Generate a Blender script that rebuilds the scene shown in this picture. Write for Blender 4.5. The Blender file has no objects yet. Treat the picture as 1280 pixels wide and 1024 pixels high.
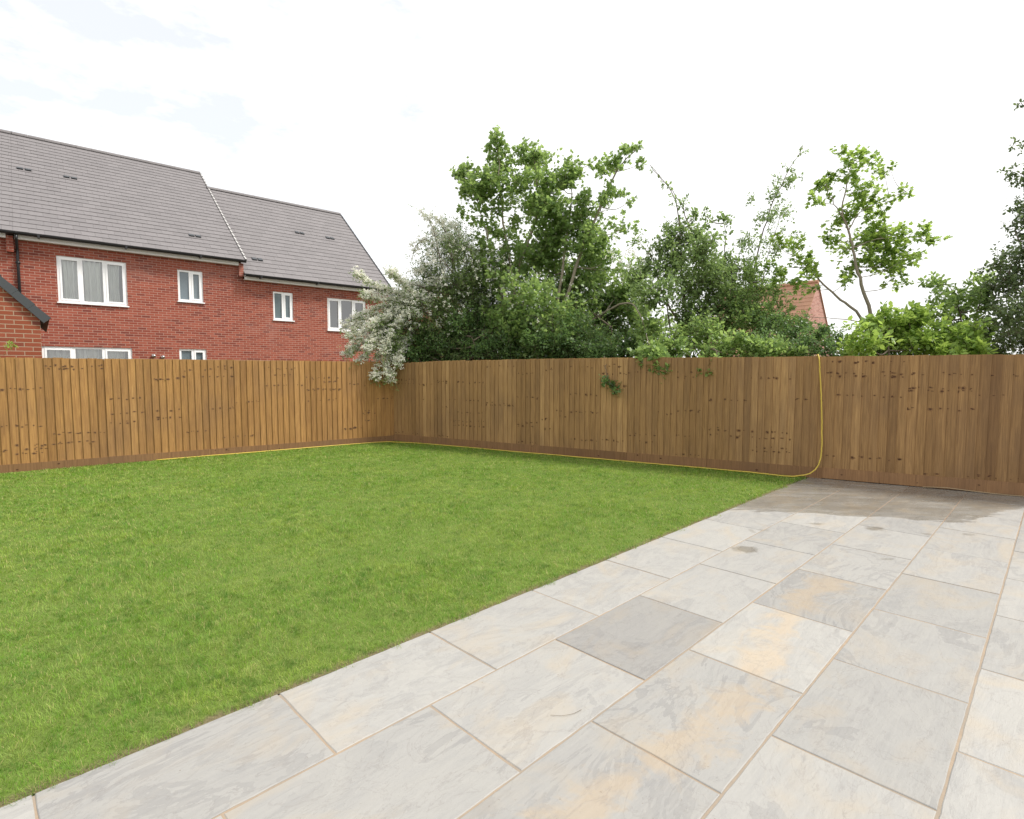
import bpy, math, random
import numpy as np
from mathutils import Vector
S = bpy.context.scene
C = S.collection
R = math.radians
random.seed(7)
rng = np.random.default_rng(11)

# ------------------------------------------------------------------ camera
FPX, HOR, EYE = 680.0, 466.0, 1.58           # focal length (px of a 1280 wide picture), horizon row, eye height
PITCH = math.atan((512 - HOR) / FPX)
cam = bpy.data.cameras.new('camera'); camo = bpy.data.objects.new('camera', cam); C.objects.link(camo)
cam.sensor_fit = 'HORIZONTAL'; cam.sensor_width = 36; cam.lens = 36 * FPX / 1280
cam.clip_start = 0.05; cam.clip_end = 2000
camo.location = (0, 0, EYE); camo.rotation_euler = (math.pi / 2 - PITCH, 0, 0)
S.camera = camo

# ------------------------------------------------------------------ light
SUN_EL, SUN_AZ = R(52), R(2)                # azimuth measured from +x towards +y
sun_dir = Vector((math.cos(SUN_EL) * math.cos(SUN_AZ), math.cos(SUN_EL) * math.sin(SUN_AZ), math.sin(SUN_EL)))
sl = bpy.data.lights.new('sun', 'SUN'); sl.energy = 3.0; sl.angle = R(14); sl.color = (1, .955, .89)
so = bpy.data.objects.new('sun', sl); C.objects.link(so)
so.rotation_euler = sun_dir.to_track_quat('Z', 'Y').to_euler()

W = bpy.data.worlds.new('World'); S.world = W; W.use_nodes = True
wt = W.node_tree; wt.nodes.clear()
def wn(t, **k):
    n = wt.nodes.new(t)
    for a, b in k.items(): setattr(n, a, b)
    return n
out = wn('ShaderNodeOutputWorld'); bg = wn('ShaderNodeBackground'); bg.inputs['Strength'].default_value = 0.10
sky = wn('ShaderNodeTexSky', sky_type='NISHITA', sun_disc=False, sun_elevation=SUN_EL, sun_rotation=math.pi / 2 - SUN_AZ)
sky.air_density = 1; sky.dust_density = 2
tc = wn('ShaderNodeTexCoord'); mp = wn('ShaderNodeMapping'); mp.inputs['Scale'].default_value = (1, 1, 2.6)
nz = wn('ShaderNodeTexNoise'); nz.inputs['Scale'].default_value = 8; nz.inputs['Detail'].default_value = 9; nz.inputs['Roughness'].default_value = .62
rp = wn('ShaderNodeValToRGB'); rp.color_ramp.elements[0].position = .30; rp.color_ramp.elements[1].position = .56
rp.color_ramp.elements[0].color = (.63, .63, .63, 1)
mx = wn('ShaderNodeMix', data_type='RGBA'); mx.inputs[7].default_value = (8.1, 8.1, 8.1, 1)
wt.links.new(tc.outputs['Generated'], mp.inputs['Vector']); wt.links.new(mp.outputs[0], nz.inputs['Vector'])
sx_ = wn('ShaderNodeVectorMath', operation='DOT_PRODUCT'); wt.links.new(tc.outputs['Generated'], sx_.inputs[0]); sx_.inputs[1].default_value = (-.62, .45, .64)
ad = wn('ShaderNodeMath', operation='MULTIPLY_ADD'); wt.links.new(sx_.outputs['Value'], ad.inputs[0]); ad.inputs[1].default_value = -.80; ad.inputs[2].default_value = .60
ae = wn('ShaderNodeMath', operation='ADD'); wt.links.new(nz.outputs[0], ae.inputs[0]); wt.links.new(ad.outputs[0], ae.inputs[1]); wt.links.new(ae.outputs[0], rp.inputs[0]); wt.links.new(rp.outputs[0], mx.inputs[0])
wt.links.new(sky.outputs[0], mx.inputs[6]); wt.links.new(mx.outputs[2], bg.inputs['Color']); wt.links.new(bg.outputs[0], out.inputs[0])
S.view_settings.view_transform = 'Standard'; S.view_settings.look = 'None'
S.view_settings.exposure = 0.72; S.view_settings.gamma = 1

# ------------------------------------------------------------------ helpers
CP, SP = math.cos(PITCH), math.sin(PITCH)
def ray(u, v):
    x = (u - 640) / FPX; y = (512 - v) / FPX
    return np.array([x, CP + y * SP, -SP + y * CP])
def at(u, v, d):                              # point seen at (u, v), d metres ahead
    r = ray(u, v); return np.array([0, 0, EYE]) + r * (d / r[1])
def gnd(u, v, z=0.0):
    r = ray(u, v); return np.array([0, 0, EYE]) + r * ((z - EYE) / r[2])

def tag(o, label=None, cat=None, group=None, kind=None):
    if label: o['label'] = label
    if cat: o['category'] = cat
    if group: o['group'] = group
    if kind: o['kind'] = kind
    return o
def thing(name, label, cat, loc=(0, 0, 0), rz=0, group=None):
    o = bpy.data.objects.new(name, None); C.objects.link(o); o.empty_display_size = .2
    o.location = loc; o.rotation_euler = (0, 0, rz)
    return tag(o, label, cat, group)

def raw_mesh(name, V, loops, starts, mats, parent=None, mi=None, tint=None, smooth=False):
    me = bpy.data.meshes.new(name)
    V = np.asarray(V, dtype=np.float32); loops = np.asarray(loops, dtype=np.int32); starts = np.asarray(starts, dtype=np.int32)
    me.vertices.add(len(V)); me.vertices.foreach_set('co', V.ravel())
    me.loops.add(len(loops)); me.loops.foreach_set('vertex_index', loops)
    me.polygons.add(len(starts)); me.polygons.foreach_set('loop_start', starts)
    for m in (mats if isinstance(mats, (list, tuple)) else [mats]): me.materials.append(m)
    if mi is not None: me.polygons.foreach_set('material_index', np.asarray(mi, dtype=np.int32))
    me.polygons.foreach_set('use_smooth', np.full(len(starts), bool(smooth)))
    me.update(calc_edges=True)
    if tint is not None:
        a = me.attributes.new('tint', 'FLOAT_COLOR', 'POINT')
        t = np.ones((len(V), 4), dtype=np.float32); t[:, :3] = tint; a.data.foreach_set('color', t.ravel())
    o = bpy.data.objects.new(name, me); C.objects.link(o)
    if parent: o.parent = parent
    return o

class MB:
    def __init__(s): s.V = []; s.F = []; s.M = []; s.T = []
    def add(s, vs, fs, m=0, t=(.5, .5, .5)):
        b = len(s.V); s.V += [tuple(map(float, v)) for v in vs]; s.T += [t] * len(vs)
        for f in fs: s.F.append([b + i for i in f]); s.M.append(m)
    def box(s, x0, x1, y0, y1, z0, z1, m=0, t=(.5, .5, .5)):
        s.add([(x0, y0, z0), (x1, y0, z0), (x1, y1, z0), (x0, y1, z0), (x0, y0, z1), (x1, y0, z1), (x1, y1, z1), (x0, y1, z1)],
              [(0, 3, 2, 1), (4, 5, 6, 7), (0, 1, 5, 4), (1, 2, 6, 5), (2, 3, 7, 6), (3, 0, 4, 7)], m, t)
    def hexa(s, v8, m=0, t=(.5, .5, .5)):
        s.add(v8, [(0, 3, 2, 1), (4, 5, 6, 7), (0, 1, 5, 4), (1, 2, 6, 5), (2, 3, 7, 6), (3, 0, 4, 7)], m, t)
    def tube(s, pts, rad, n=8, m=0, t=(.5, .5, .5), caps=True):
        pts = [Vector(p) for p in pts]; K = len(pts)
        rr = rad if isinstance(rad, (list, tuple)) else [rad] * K
        vs = []; up = None
        for i in range(K):
            d = (pts[min(i + 1, K - 1)] - pts[max(i - 1, 0)]).normalized()
            if up is None:
                up = Vector((0, 0, 1)) if abs(d.z) < .9 else Vector((1, 0, 0))
            a = d.cross(up).normalized(); up = a.cross(d).normalized()
            for k in range(n):
                q = 2 * math.pi * k / n
                vs.append(pts[i] + (a * math.cos(q) + up * math.sin(q)) * rr[i])
        fs = [(i * n + k, i * n + (k + 1) % n, (i + 1) * n + (k + 1) % n, (i + 1) * n + k) for i in range(K - 1) for k in range(n)]
        if caps: fs += [tuple(range(n - 1, -1, -1)), tuple((K - 1) * n + k for k in range(n))]
        s.add(vs, fs, m, t)
    def build(s, name, mats, parent=None, smooth=False):
        loops = [i for f in s.F for i in f]; st = np.cumsum([0] + [len(f) for f in s.F[:-1]])
        return raw_mesh(name, s.V, loops, st, mats, parent, s.M, np.array(s.T), smooth)

def catmull(P, n=8):
    P = [np.array(p, float) for p in P]; P = [2 * P[0] - P[1]] + P + [2 * P[-1] - P[-2]]; o = []
    for i in range(1, len(P) - 2):
        for k in range(n):
            t = k / n; a, b, c, d = P[i - 1:i + 3]
            o.append(.5 * ((2 * b) + (-a + c) * t + (2 * a - 5 * b + 4 * c - d) * t * t + (-a + 3 * b - 3 * c + d) * t ** 3))
    o.append(P[-2]); return o

# ------------------------------------------------------------------ materials
class NT:
    def __init__(s, name):
        s.m = bpy.data.materials.new(name); s.m.use_nodes = True; s.t = s.m.node_tree
        s.b = s.t.nodes['Principled BSDF']; s.o = s.t.nodes['Material Output']
    def n(s, t, ins=None, **k):
        q = s.t.nodes.new(t)
        for a, b in k.items(): setattr(q, a, b)
        for a, b in (ins or {}).items(): s.set(q.inputs[a], b)
        return q
    def set(s, i, v):
        if isinstance(v, bpy.types.NodeSocket): s.t.links.new(v, i)
        elif isinstance(v, (tuple, list)) and i.type == 'RGBA' and len(v) == 3: i.default_value = (*v, 1)
        else: i.default_value = v
    def P(s, **k):
        for a, b in k.items(): s.set(s.b.inputs[a.replace('_', ' ')], b)
    def math(s, op, a, b=0., c=0.):
        q = s.n('ShaderNodeMath', operation=op); s.set(q.inputs[0], a); s.set(q.inputs[1], b); s.set(q.inputs[2], c); return q.outputs[0]
    def mix(s, f, a, b, blend='MIX'):
        q = s.n('ShaderNodeMix', data_type='RGBA', blend_type=blend); s.set(q.inputs[0], f); s.set(q.inputs[6], a); s.set(q.inputs[7], b); return q.outputs[2]
    def ramp(s, f, *st):
        q = s.n('ShaderNodeValToRGB'); e = q.color_ramp.elements
        while len(e) < len(st): e.new(.5)
        for i, (p, c) in enumerate(st):
            e[i].position = p; e[i].color = (*c, 1) if isinstance(c, tuple) else (c, c, c, 1)
        s.set(q.inputs[0], f); return q.outputs[0]
    def obj(s): return s.n('ShaderNodeTexCoord').outputs['Object']
    def pos(s): return s.n('ShaderNodeNewGeometry').outputs['Position']
    def mapv(s, v, sc=(1, 1, 1), loc=(0, 0, 0), rot=(0, 0, 0)):
        return s.n('ShaderNodeMapping', {'Vector': v, 'Scale': sc, 'Location': loc, 'Rotation': rot}).outputs[0]
    def noise(s, v, sc, det=4, ro=.55, dist=0):
        return s.n('ShaderNodeTexNoise', {'Vector': v, 'Scale': sc, 'Detail': det, 'Roughness': ro, 'Distortion': dist}).outputs[0]
    def tint(s):
        a = s.n('ShaderNodeAttribute', attribute_name='tint'); return s.n('ShaderNodeSeparateColor', {0: a.outputs['Color']}).outputs
    def sep(s, v): return s.n('ShaderNodeSeparateXYZ', {0: v}).outputs
    def comb(s, x, y, z): return s.n('ShaderNodeCombineXYZ', {0: x, 1: y, 2: z}).outputs[0]
    def bump(s, h, st, d=.01): s.P(Normal=s.n('ShaderNodeBump', {'Height': h, 'Strength': st, 'Distance': d}).outputs[0])

def plain(name, col, rough=.5, noise=.08, spec=.5, metal=0.):
    k = NT(name); f = k.noise(k.pos(), 3.1, 5)
    c = k.mix(f, tuple(x * (1 - noise) for x in col), tuple(min(1, x * (1 + noise)) for x in col))
    k.P(Base_Color=c, Roughness=rough, Metallic=metal); k.b.inputs['Specular IOR Level'].default_value = spec
    return k.m

def mat_wood(name, light, dark):
    k = NT(name); o = k.obj(); x, y, z = k.sep(o); t = k.tint()
    v = k.comb(k.math('MULTIPLY_ADD', x, 1., k.math('MULTIPLY', t[0], 37.)), k.math('MULTIPLY', t[1], 11.), k.math('MULTIPLY', z, .035))
    g = k.noise(v, 75, 5, .6, .6)
    v2 = k.comb(k.math('MULTIPLY_ADD', x, .8, k.math('MULTIPLY', t[1], 23.)), t[0], k.math('MULTIPLY', z, .25))
    g2 = k.noise(v2, 6, 4, .6, .4)
    c = k.mix(k.ramp(g, (.30, 0.), (.72, 1.)), dark, light)
    c = k.mix(k.math('MULTIPLY', k.ramp(g2, (.42, 0.), (.75, 1.)), .45), c, tuple(a * b for a, b in zip(dark, (.95, 1.0, 1.25))))
    c = k.mix(1., c, k.ramp(t[0], (0., (.62, .55, .50)), (.3, (.86, .81, .76)), (.62, (1.05, 1., .95)), (1., (1.46, 1.46, 1.44))), 'MULTIPLY')
    st = k.noise(k.comb(k.math('MULTIPLY', x, 1.), 0., k.math('MULTIPLY', z, .6)), 1.1, 3)
    c = k.mix(k.math('MULTIPLY', k.ramp(st, (.45, 0.), (.7, 1.)), .35), c, (.16, .095, .055))
    k.P(Base_Color=c, Roughness=.75); k.b.inputs['Specular IOR Level'].default_value = .25
    k.bump(g, .25, .003)
    return k.m
WOOD = mat_wood('golden_treated_wood', (.44, .258, .095), (.225, .118, .042)); WOODR = mat_wood('shade_toned_treated_wood', (.415, .26, .115), (.21, .125, .054))  # separate right-fence wood; its duller colour stands in for shade
GRAVEL = mat_wood('gravel_board_wood', (.30, .175, .085), (.17, .095, .045))
KNOT_AND_SHADE = plain('wood_knot_and_gap_shade', (.085, .04, .021), .7, .3, .2)
HALO = plain('wood_knot_ring', (.215, .118, .052), .7, .25, .2)

def mat_stone():
    k = NT('sandstone_paving'); p = k.pos(); t = k.tint()
    off = k.comb(k.math('MULTIPLY', t[2], 31.), k.math('MULTIPLY', t[2], 57.), t[2])
    q = k.n('ShaderNodeVectorMath', {0: k.mapv(p, rot=(0, 0, -DA)), 1: off}, operation='ADD').outputs[0]
    lay = k.noise(k.mapv(q, (.9, 3.2, 1)), 2.2, 7, .62, 1.2)
    fine = k.noise(k.mapv(q, (1., 2.2, 1)), 26, 5, .65, .3)
    blot = k.noise(k.mapv(q, (1.1, 1.7, 1)), 2.0, 6, .6, .9)
    strk = k.noise(k.mapv(q, (1.3, 15., 1)), 3.0, 6, .65, .5)
    c = k.mix(k.ramp(lay, (.28, 0.), (.72, 1.)), (.268, .266, .262), (.318, .311, .296))
    c = k.mix(k.math('MULTIPLY', k.ramp(strk, (.40, 0.), (.68, 1.)), .42), c, (.345, .335, .315))
    c = k.mix(k.math('MULTIPLY', k.ramp(strk, (.28, 1.), (.46, 0.)), .35), c, (.235, .228, .222))
    rv = k.noise(k.mapv(q, (.75, 1.7, 1), (2, 5, 1)), 1.7, 9, .58, .9); sn = k.math('SNAP', rv, .042)
    wh = k.n('ShaderNodeTexWhiteNoise', {'W': k.math('ADD', sn, k.math('MULTIPLY', t[2], 3.))}, noise_dimensions='1D').outputs['Value']
    c = k.mix(k.math('MULTIPLY', k.ramp(wh, (.15, 0.), (.85, 1.)), .42), c, (.368, .36, .34)); c = k.mix(k.math('MULTIPLY', k.ramp(wh, (.0, 1.), (.3, 0.)), .38), c, (.225, .22, .216))
    c = k.mix(k.math('MULTIPLY', k.ramp(blot, (.50, 0.), (.62, 1.)), .35), c, (.355, .345, .32))
    c = k.mix(k.math('MULTIPLY', k.ramp(k.noise(k.mapv(q, (1.3, 2, 1), (9, 4, 0)), 1.7, 5, .55, .8), (.50, 0.), (.70, 1.)), .5), c, (.385, .325, .245))
    # iron-stained band running through a few neighbouring slabs
    s, n_, z_ = k.sep(k.mapv(p, rot=(0, 0, -DA)))
    ctr = k.math('ADD', k.math('MULTIPLY', k.math('SINE', k.math('MULTIPLY', s, 1.9)), .07), 1.13)
    dd = k.math('ABSOLUTE', k.math('SUBTRACT', n_, ctr))
    dn = k.math('MULTIPLY_ADD', k.math('SUBTRACT', k.noise(q, 3.4, 7, .62, 1.), .5), .62, dd)
    band = k.math('MULTIPLY', k.ramp(dn, (.02, 1.), (.13, 0.)), t[1])
    c = k.mix(k.math('MULTIPLY', band, .62), c, k.mix(k.noise(q, 9, 4), (.42, .315, .20), (.40, .335, .25)))
    vein = k.ramp(k.math('ABSOLUTE', k.math('SUBTRACT', k.noise(k.mapv(q, (1, 1.6, 1), (3, 7, 2)), 2.6, 8, .6, 1.2), .5)), (.0, 1.), (.012, 0.))
    c = k.mix(k.math('MULTIPLY', vein, .28), c, (.19, .17, .16))
    c = k.mix(k.math('MULTIPLY', k.math('SUBTRACT', fine, .3), .35), c, (.375, .365, .35))
    c = k.mix(1., c, k.ramp(t[0], (0., (.62, .606, .602)), (.35, (.83, .828, .822)), (.65, (.925, .921, .911)), (1., (1.03, 1.025, 1.005))), 'MULTIPLY')
    # wet strip along the fence and a few left-over puddles
    px, py, pz = k.sep(p)
    edge = k.math('MULTIPLY_ADD', px, -.285, 6.98)
    edge = k.math('MULTIPLY_ADD', k.math('MAXIMUM', k.math('SUBTRACT', px, 4.75), 0.), .82, edge)
    d = k.math('SUBTRACT', py, edge)
    wob = k.math('SUBTRACT', k.noise(k.mapv(p, (.6, 2.6, 1)), 2.6, 8, .66, .4), .5)
    wd = k.math('MULTIPLY_ADD', wob, .85, d)
    wet = k.math('MULTIPLY', k.ramp(wd, (.0, 0.), (.03, .8), (.4, .95), (1., 1.)), k.ramp(k.noise(k.mapv(p, (.7, 2.2, 1), (4, 1, 0)), 2.2, 6, .6), (.32, .55), (.60, 1.)))
    for (u, v, a, b, w_) in ((932, 687, .085, .026, .75), (1093, 661, .07, .022, .7), (1160, 668, .04, .012, .4), (1108, 699, .05, .008, .45), (955, 663, .04, .012, .4), (940, 664, .02, .02, .35), (1020, 655, .06, .010, .5), (1210, 668, .05, .010, .4)):
        g = gnd(u, v); e = k.n('ShaderNodeVectorMath', {0: p, 1: (-g[0], -g[1], 0)}, operation='ADD').outputs[0]
        e = k.mapv(e, (1 / (a * 1.6), 1 / (b * 4.5), 0))
        L = k.n('ShaderNodeVectorMath', {0: e}, operation='LENGTH').outputs['Value']
        L = k.math('MULTIPLY_ADD', k.math('SUBTRACT', k.noise(p, 14, 3), .5), 1.3, L)
        wet = k.math('MAXIMUM', wet, k.math('MULTIPLY', k.ramp(L, (.55, 1.), (1.1, 0.)), w_))
    spk = k.ramp(k.noise(p, 55, 2, .5), (.73, 0.), (.76, 1.))
    c = k.mix(k.math('MULTIPLY', spk, .55), c, (.16, .13, .10))
    c = k.mix(wet, c, k.mix(1., c, (.64, .615, .56), 'MULTIPLY'))
    k.P(Base_Color=c, Roughness=k.math('MULTIPLY_ADD', wet, -.48, .62)); k.b.inputs['Specular IOR Level'].default_value = .35
    h = k.math('ADD', k.math('ADD', k.math('MULTIPLY', lay, .5), k.math('MULTIPLY', sn, 2.2)), k.math('ADD', k.math('MULTIPLY', fine, .35), k.math('MULTIPLY', strk, .3)))
    k.P(Normal=k.n('ShaderNodeBump', {'Height': h, 'Strength': k.math('MULTIPLY_ADD', wet, -.38, .5), 'Distance': .008}).outputs[0])
    return k.m

def mat_brick(name, a, b, dark, mortar):
    k = NT(name); x, y, z = k.sep(k.obj()); v = k.comb(k.math('ADD', x, y), z, 0.)
    br = k.n('ShaderNodeTexBrick', {'Vector': v, 'Scale': 1., 'Color1': (0, 0, 0), 'Color2': (1, 1, 1), 'Mortar': (.5, .5, .5), 'Mortar Size': .0065, 'Mortar Smooth': .15, 'Brick Width': .225, 'Row Height': .075, 'Bias': 0.}, offset=.5)
    c = k.ramp(br.outputs['Color'], (0., dark), (.28, a), (.7, b), (1., tuple(q * 1.12 for q in b)))
    c = k.mix(k.math('MULTIPLY', k.noise(k.obj(), .9, 5), .22), c, tuple(q * .72 for q in a))
    c = k.mix(k.math('MULTIPLY', k.noise(k.obj(), 40, 3), .25), c, tuple(q * .8 for q in a))
    c = k.mix(k.math('MULTIPLY', k.ramp(k.noise(k.obj(), .55, 6, .6), (.55, 0.), (.75, 1.)), .22), c, (.42, .30, .27))
    c = k.mix(br.outputs['Fac'], c, mortar)
    k.P(Base_Color=c, Roughness=.85); k.b.inputs['Specular IOR Level'].default_value = .2
    k.bump(k.math('SUBTRACT', 1., br.outputs['Fac']), .5, .006)
    return k.m
BRICK = mat_brick('red_brickwork', (.265, .064, .041), (.32, .09, .058), (.17, .047, .037), (.40, .265, .21))
BRICK2 = mat_brick('orange_red_brickwork', (.26, .072, .036), (.27, .078, .044), (.155, .05, .04), (.36, .265, .185))
BRICK3 = mat_brick('pale_brickwork', (.42, .20, .16), (.50, .27, .22), (.33, .15, .12), (.55, .42, .36))

def mat_tile(name, col):
    k = NT(name); t = k.tint(); f = k.noise(k.obj(), 7, 5)
    c = k.mix(f, tuple(q * .88 for q in col), tuple(q * 1.1 for q in col))
    c = k.mix(1., c, k.ramp(t[0], (0., .93), (1., 1.06)), 'MULTIPLY')
    k.P(Base_Color=c, Roughness=.7); k.bump(k.noise(k.obj(), 60, 3), .2, .004); return k.m
TILE = mat_tile('grey_concrete_tile', (.160, .148, .150))
TILEO = mat_tile('orange_clay_tile', (.46, .25, .155))
VERGE = plain('dark_verge_unit', (.045, .05, .055), .5)
VCLIP = plain('pale_mortar', (.40, .39, .38), .8)
BLACK = plain('black_plastic', (.012, .012, .014), .35)
UPVC = plain('white_upvc', (.87, .88, .88), .35, .03)
FASCIA = plain('white_fascia', (.82, .80, .78), .45, .04)
CHROME = plain('steel', (.6, .6, .6), .25, .05, .5, 1.)
CURT = plain('curtain_fabric', (.86, .87, .82), .9, .1, .1)
ROOM = plain('dark_room', (.10, .10, .10), .9)
PLASTER = plain('room_wall', (.35, .34, .33), .9)
HOSE = plain('yellow_hose', (.56, .41, .06), .45, .12)
STRAW = plain('dry_wood_strip', (.33, .24, .14), .8, .2)
SOIL = None
def mat_glass():
    k = NT('window_glass'); tr = k.n('ShaderNodeBsdfTransparent', {'Color': (.93, .96, .95)}); gl = k.n('ShaderNodeBsdfGlossy', {'Roughness': .02, 'Color': (1, 1, 1)})
    fr = k.n('ShaderNodeFresnel', {'IOR': 1.75}).outputs[0]
    m = k.n('ShaderNodeMixShader'); k.set(m.inputs[0], k.math('ADD', fr, .10)); k.set(m.inputs[1], tr.outputs[0]); k.set(m.inputs[2], gl.outputs[0])
    k.t.links.new(m.outputs[0], k.o.inputs[0]); return k.m
GLASS = mat_glass()
def mat_frost():
    k = NT('frosted_glass'); k.P(Base_Color=k.mix(k.noise(k.obj(), 30, 3), (.10, .13, .15), (.15, .19, .21)), Roughness=.12); k.b.inputs['Specular IOR Level'].default_value = .9; return k.m
FROST = mat_frost()

def mat_leaf(name, dark, light, trans, gloss=.42, tf=.5):
    k = NT(name); t = k.tint()
    c = k.mix(t[0], dark, light)
    c = k.mix(k.math('MULTIPLY', t[1], .5), c, tuple(a * b for a, b in zip(light, (1.35, 1.2, .9))))
    k.P(Base_Color=c, Roughness=gloss); k.b.inputs['Specular IOR Level'].default_value = .4
    tl = k.n('ShaderNodeBsdfTranslucent', {'Color': k.mix(.5, c, trans)})
    m = k.n('ShaderNodeMixShader', {0: tf}); k.t.links.new(k.b.outputs[0], m.inputs[1]); k.t.links.new(tl.outputs[0], m.inputs[2])
    k.t.links.new(m.outputs[0], k.o.inputs[0]); return k.m
L_SYC = mat_leaf('maple_leaf', (0.111, 0.196, 0.060), (0.208, 0.322, 0.105), (0.546, 0.713, 0.195))
L_BRI = mat_leaf('fresh_leaf', (0.138, 0.253, 0.052), (0.276, 0.407, 0.091), (0.575, 0.748, 0.156))
L_HAW = mat_leaf('hawthorn_leaf', (0.101, 0.163, 0.063), (0.203, 0.294, 0.112), (0.432, 0.600, 0.182), .34, .42)
L_DRK = mat_leaf('dark_leaf', (0.060, 0.120, 0.042), (0.132, 0.222, 0.078), (0.288, 0.456, 0.117), .34, .42)
L_RED = mat_leaf('reddish_leaf', (0.074, 0.111, 0.053), (0.137, 0.202, 0.088), (0.294, 0.377, 0.143), .34, .42)
PETAL = mat_leaf('white_petal', (.70, .72, .64), (.82, .83, .78), (.85, .85, .78), .7)
PINK = mat_leaf('pale_petal', (.72, .62, .62), (.82, .76, .76), (.85, .8, .8), .7)
BARK = plain('grey_brown_bark', (.16, .13, .10), .9, .35, .1)
BARKL = plain('pale_bark', (.30, .26, .20), .85, .3, .1)

# ------------------------------------------------------------------ ground, lawn, patio
DV = np.array([.7114, .7027]); NV = np.array([.7027, -.7114]); DA = math.atan2(DV[1], DV[0])   # paving direction, across (to the right)
def pat(s, n): return DV * s + NV * n
FA, FB = np.array([-2.74, 12.59]), np.array([6.58, 6.90])      # right fence line
FD = (FB - FA) / np.linalg.norm(FB - FA); FN = np.array([-FD[1], FD[0]]);  FC = float(FA @ FN)
LA, LB = np.array([-8.05, 8.55]), FA                           # left fence line
LD = (LB - LA) / np.linalg.norm(LB - LA); LN = np.array([-LD[1], LD[0]])
WETD = 1.0

k = NT('bare_ground'); p = k.pos()
c = k.mix(k.ramp(k.noise(p, 1.7, 6), (.4, 0.), (.6, 1.)), (.09, .11, .04), (.12, .085, .055)); k.P(Base_Color=c, Roughness=.95); k.bump(k.noise(p, 12, 5), .6, .02); SOIL = k.m
m = MB(); m.add([(-600, -600, -.06), (600, -600, -.06), (600, 600, -.06), (-600, 600, -.06)], [(0, 1, 2, 3)])
tag(m.build('ground', SOIL), kind='structure')

def mat_lawn():
    k = NT('lawn_turf'); p = k.pos()
    f = k.noise(p, 5, 6, .6); g = k.noise(p, 90, 4)
    sx, sy, sz = k.sep(k.mapv(p, rot=(0, 0, -DA)));
    c = k.mix(f, (.11, .19, .03), (.17, .25, .05)); c = k.mix(k.math('MULTIPLY', g, .6), c, (.13, .12, .05)); c = k.mix(k.ramp(k.math('SUBTRACT', k.math('MULTIPLY_ADD', k.noise(p, 9, 4), .06, 2.70), sy), (.0, 0.), (.05, 1.)), c, k.mix(g, (.09, .08, .04), (.24, .20, .11)))
    k.P(Base_Color=c, Roughness=.95); k.b.inputs['Specular IOR Level'].default_value = .1; k.bump(g, .8, .02); return k.m
LAWN = mat_lawn()
EDGE = -2.655
pl = [pat(-4, EDGE), pat(8.45, EDGE - .01)]
# polygon: patio edge, right fence, corner, left fence
off = .02
q0 = pat(-4, EDGE)
tR = np.linalg.solve(np.array([DV, -FD]).T, FA - FN * off - NV * EDGE); qR = DV * tR[0] + NV * EDGE
q2 = FA - FN * .02; q3 = LA - LD * 8 - LN * .02
LPOLY = [q0, qR, q2, q3, np.array([q3[0], -3.2])]
m = MB(); m.add([(*q, -.006) for q in LPOLY], [tuple(range(5))]); tag(m.build('lawn', LAWN), kind='structure')

def mat_grass():
    k = NT('grass_blade'); p = k.pos(); t = k.tint()
    v = k.mapv(p, (1, 1, .1))
    f = k.noise(v, 1.3, 5, .6); g = k.noise(v, 6.5, 4, .6)
    c = k.mix(t[0], (.097, .232, .016), (.18, .335, .03))
    c = k.mix(k.ramp(f, (.48, 0.), (.57, .8)), c, (.27, .375, .055))
    c = k.mix(k.ramp(g, (.51, 0.), (.59, .85)), c, (.04, .135, .010))
    c = k.mix(k.ramp(k.noise(k.mapv(v, loc=(5, 3, 0)), 4.2, 5, .65), (.53, 0.), (.68, .7)), c, (.35, .44, .13)); c = k.mix(k.ramp(k.noise(k.mapv(v, loc=(1, 9, 0)), 11, 4, .6), (.60, 0.), (.70, .65)), c, (.36, .30, .10))
    c = k.mix(k.ramp(t[2], (.60, 0.), (1., .6)), c, (.30, .41, .09)); c = k.mix(k.ramp(t[2], (.0, .65), (.35, 0.)), c, (.06, .16, .015))
    c = k.mix(k.ramp(t[1], (.90, 0.), (.92, .9)), c, (.50, .42, .19))
    k.P(Base_Color=c, Roughness=.5); k.b.inputs['Specular IOR Level'].default_value = .3
    tl = k.n('ShaderNodeBsdfTranslucent', {'Color': k.mix(.4, c, (.45, .62, .07))})
    m = k.n('ShaderNodeMixShader', {0: .35}); k.t.links.new(k.b.outputs[0], m.inputs[1]); k.t.links.new(tl.outputs[0], m.inputs[2])
    k.t.links.new(m.outputs[0], k.o.inputs[0]); return k.m
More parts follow.
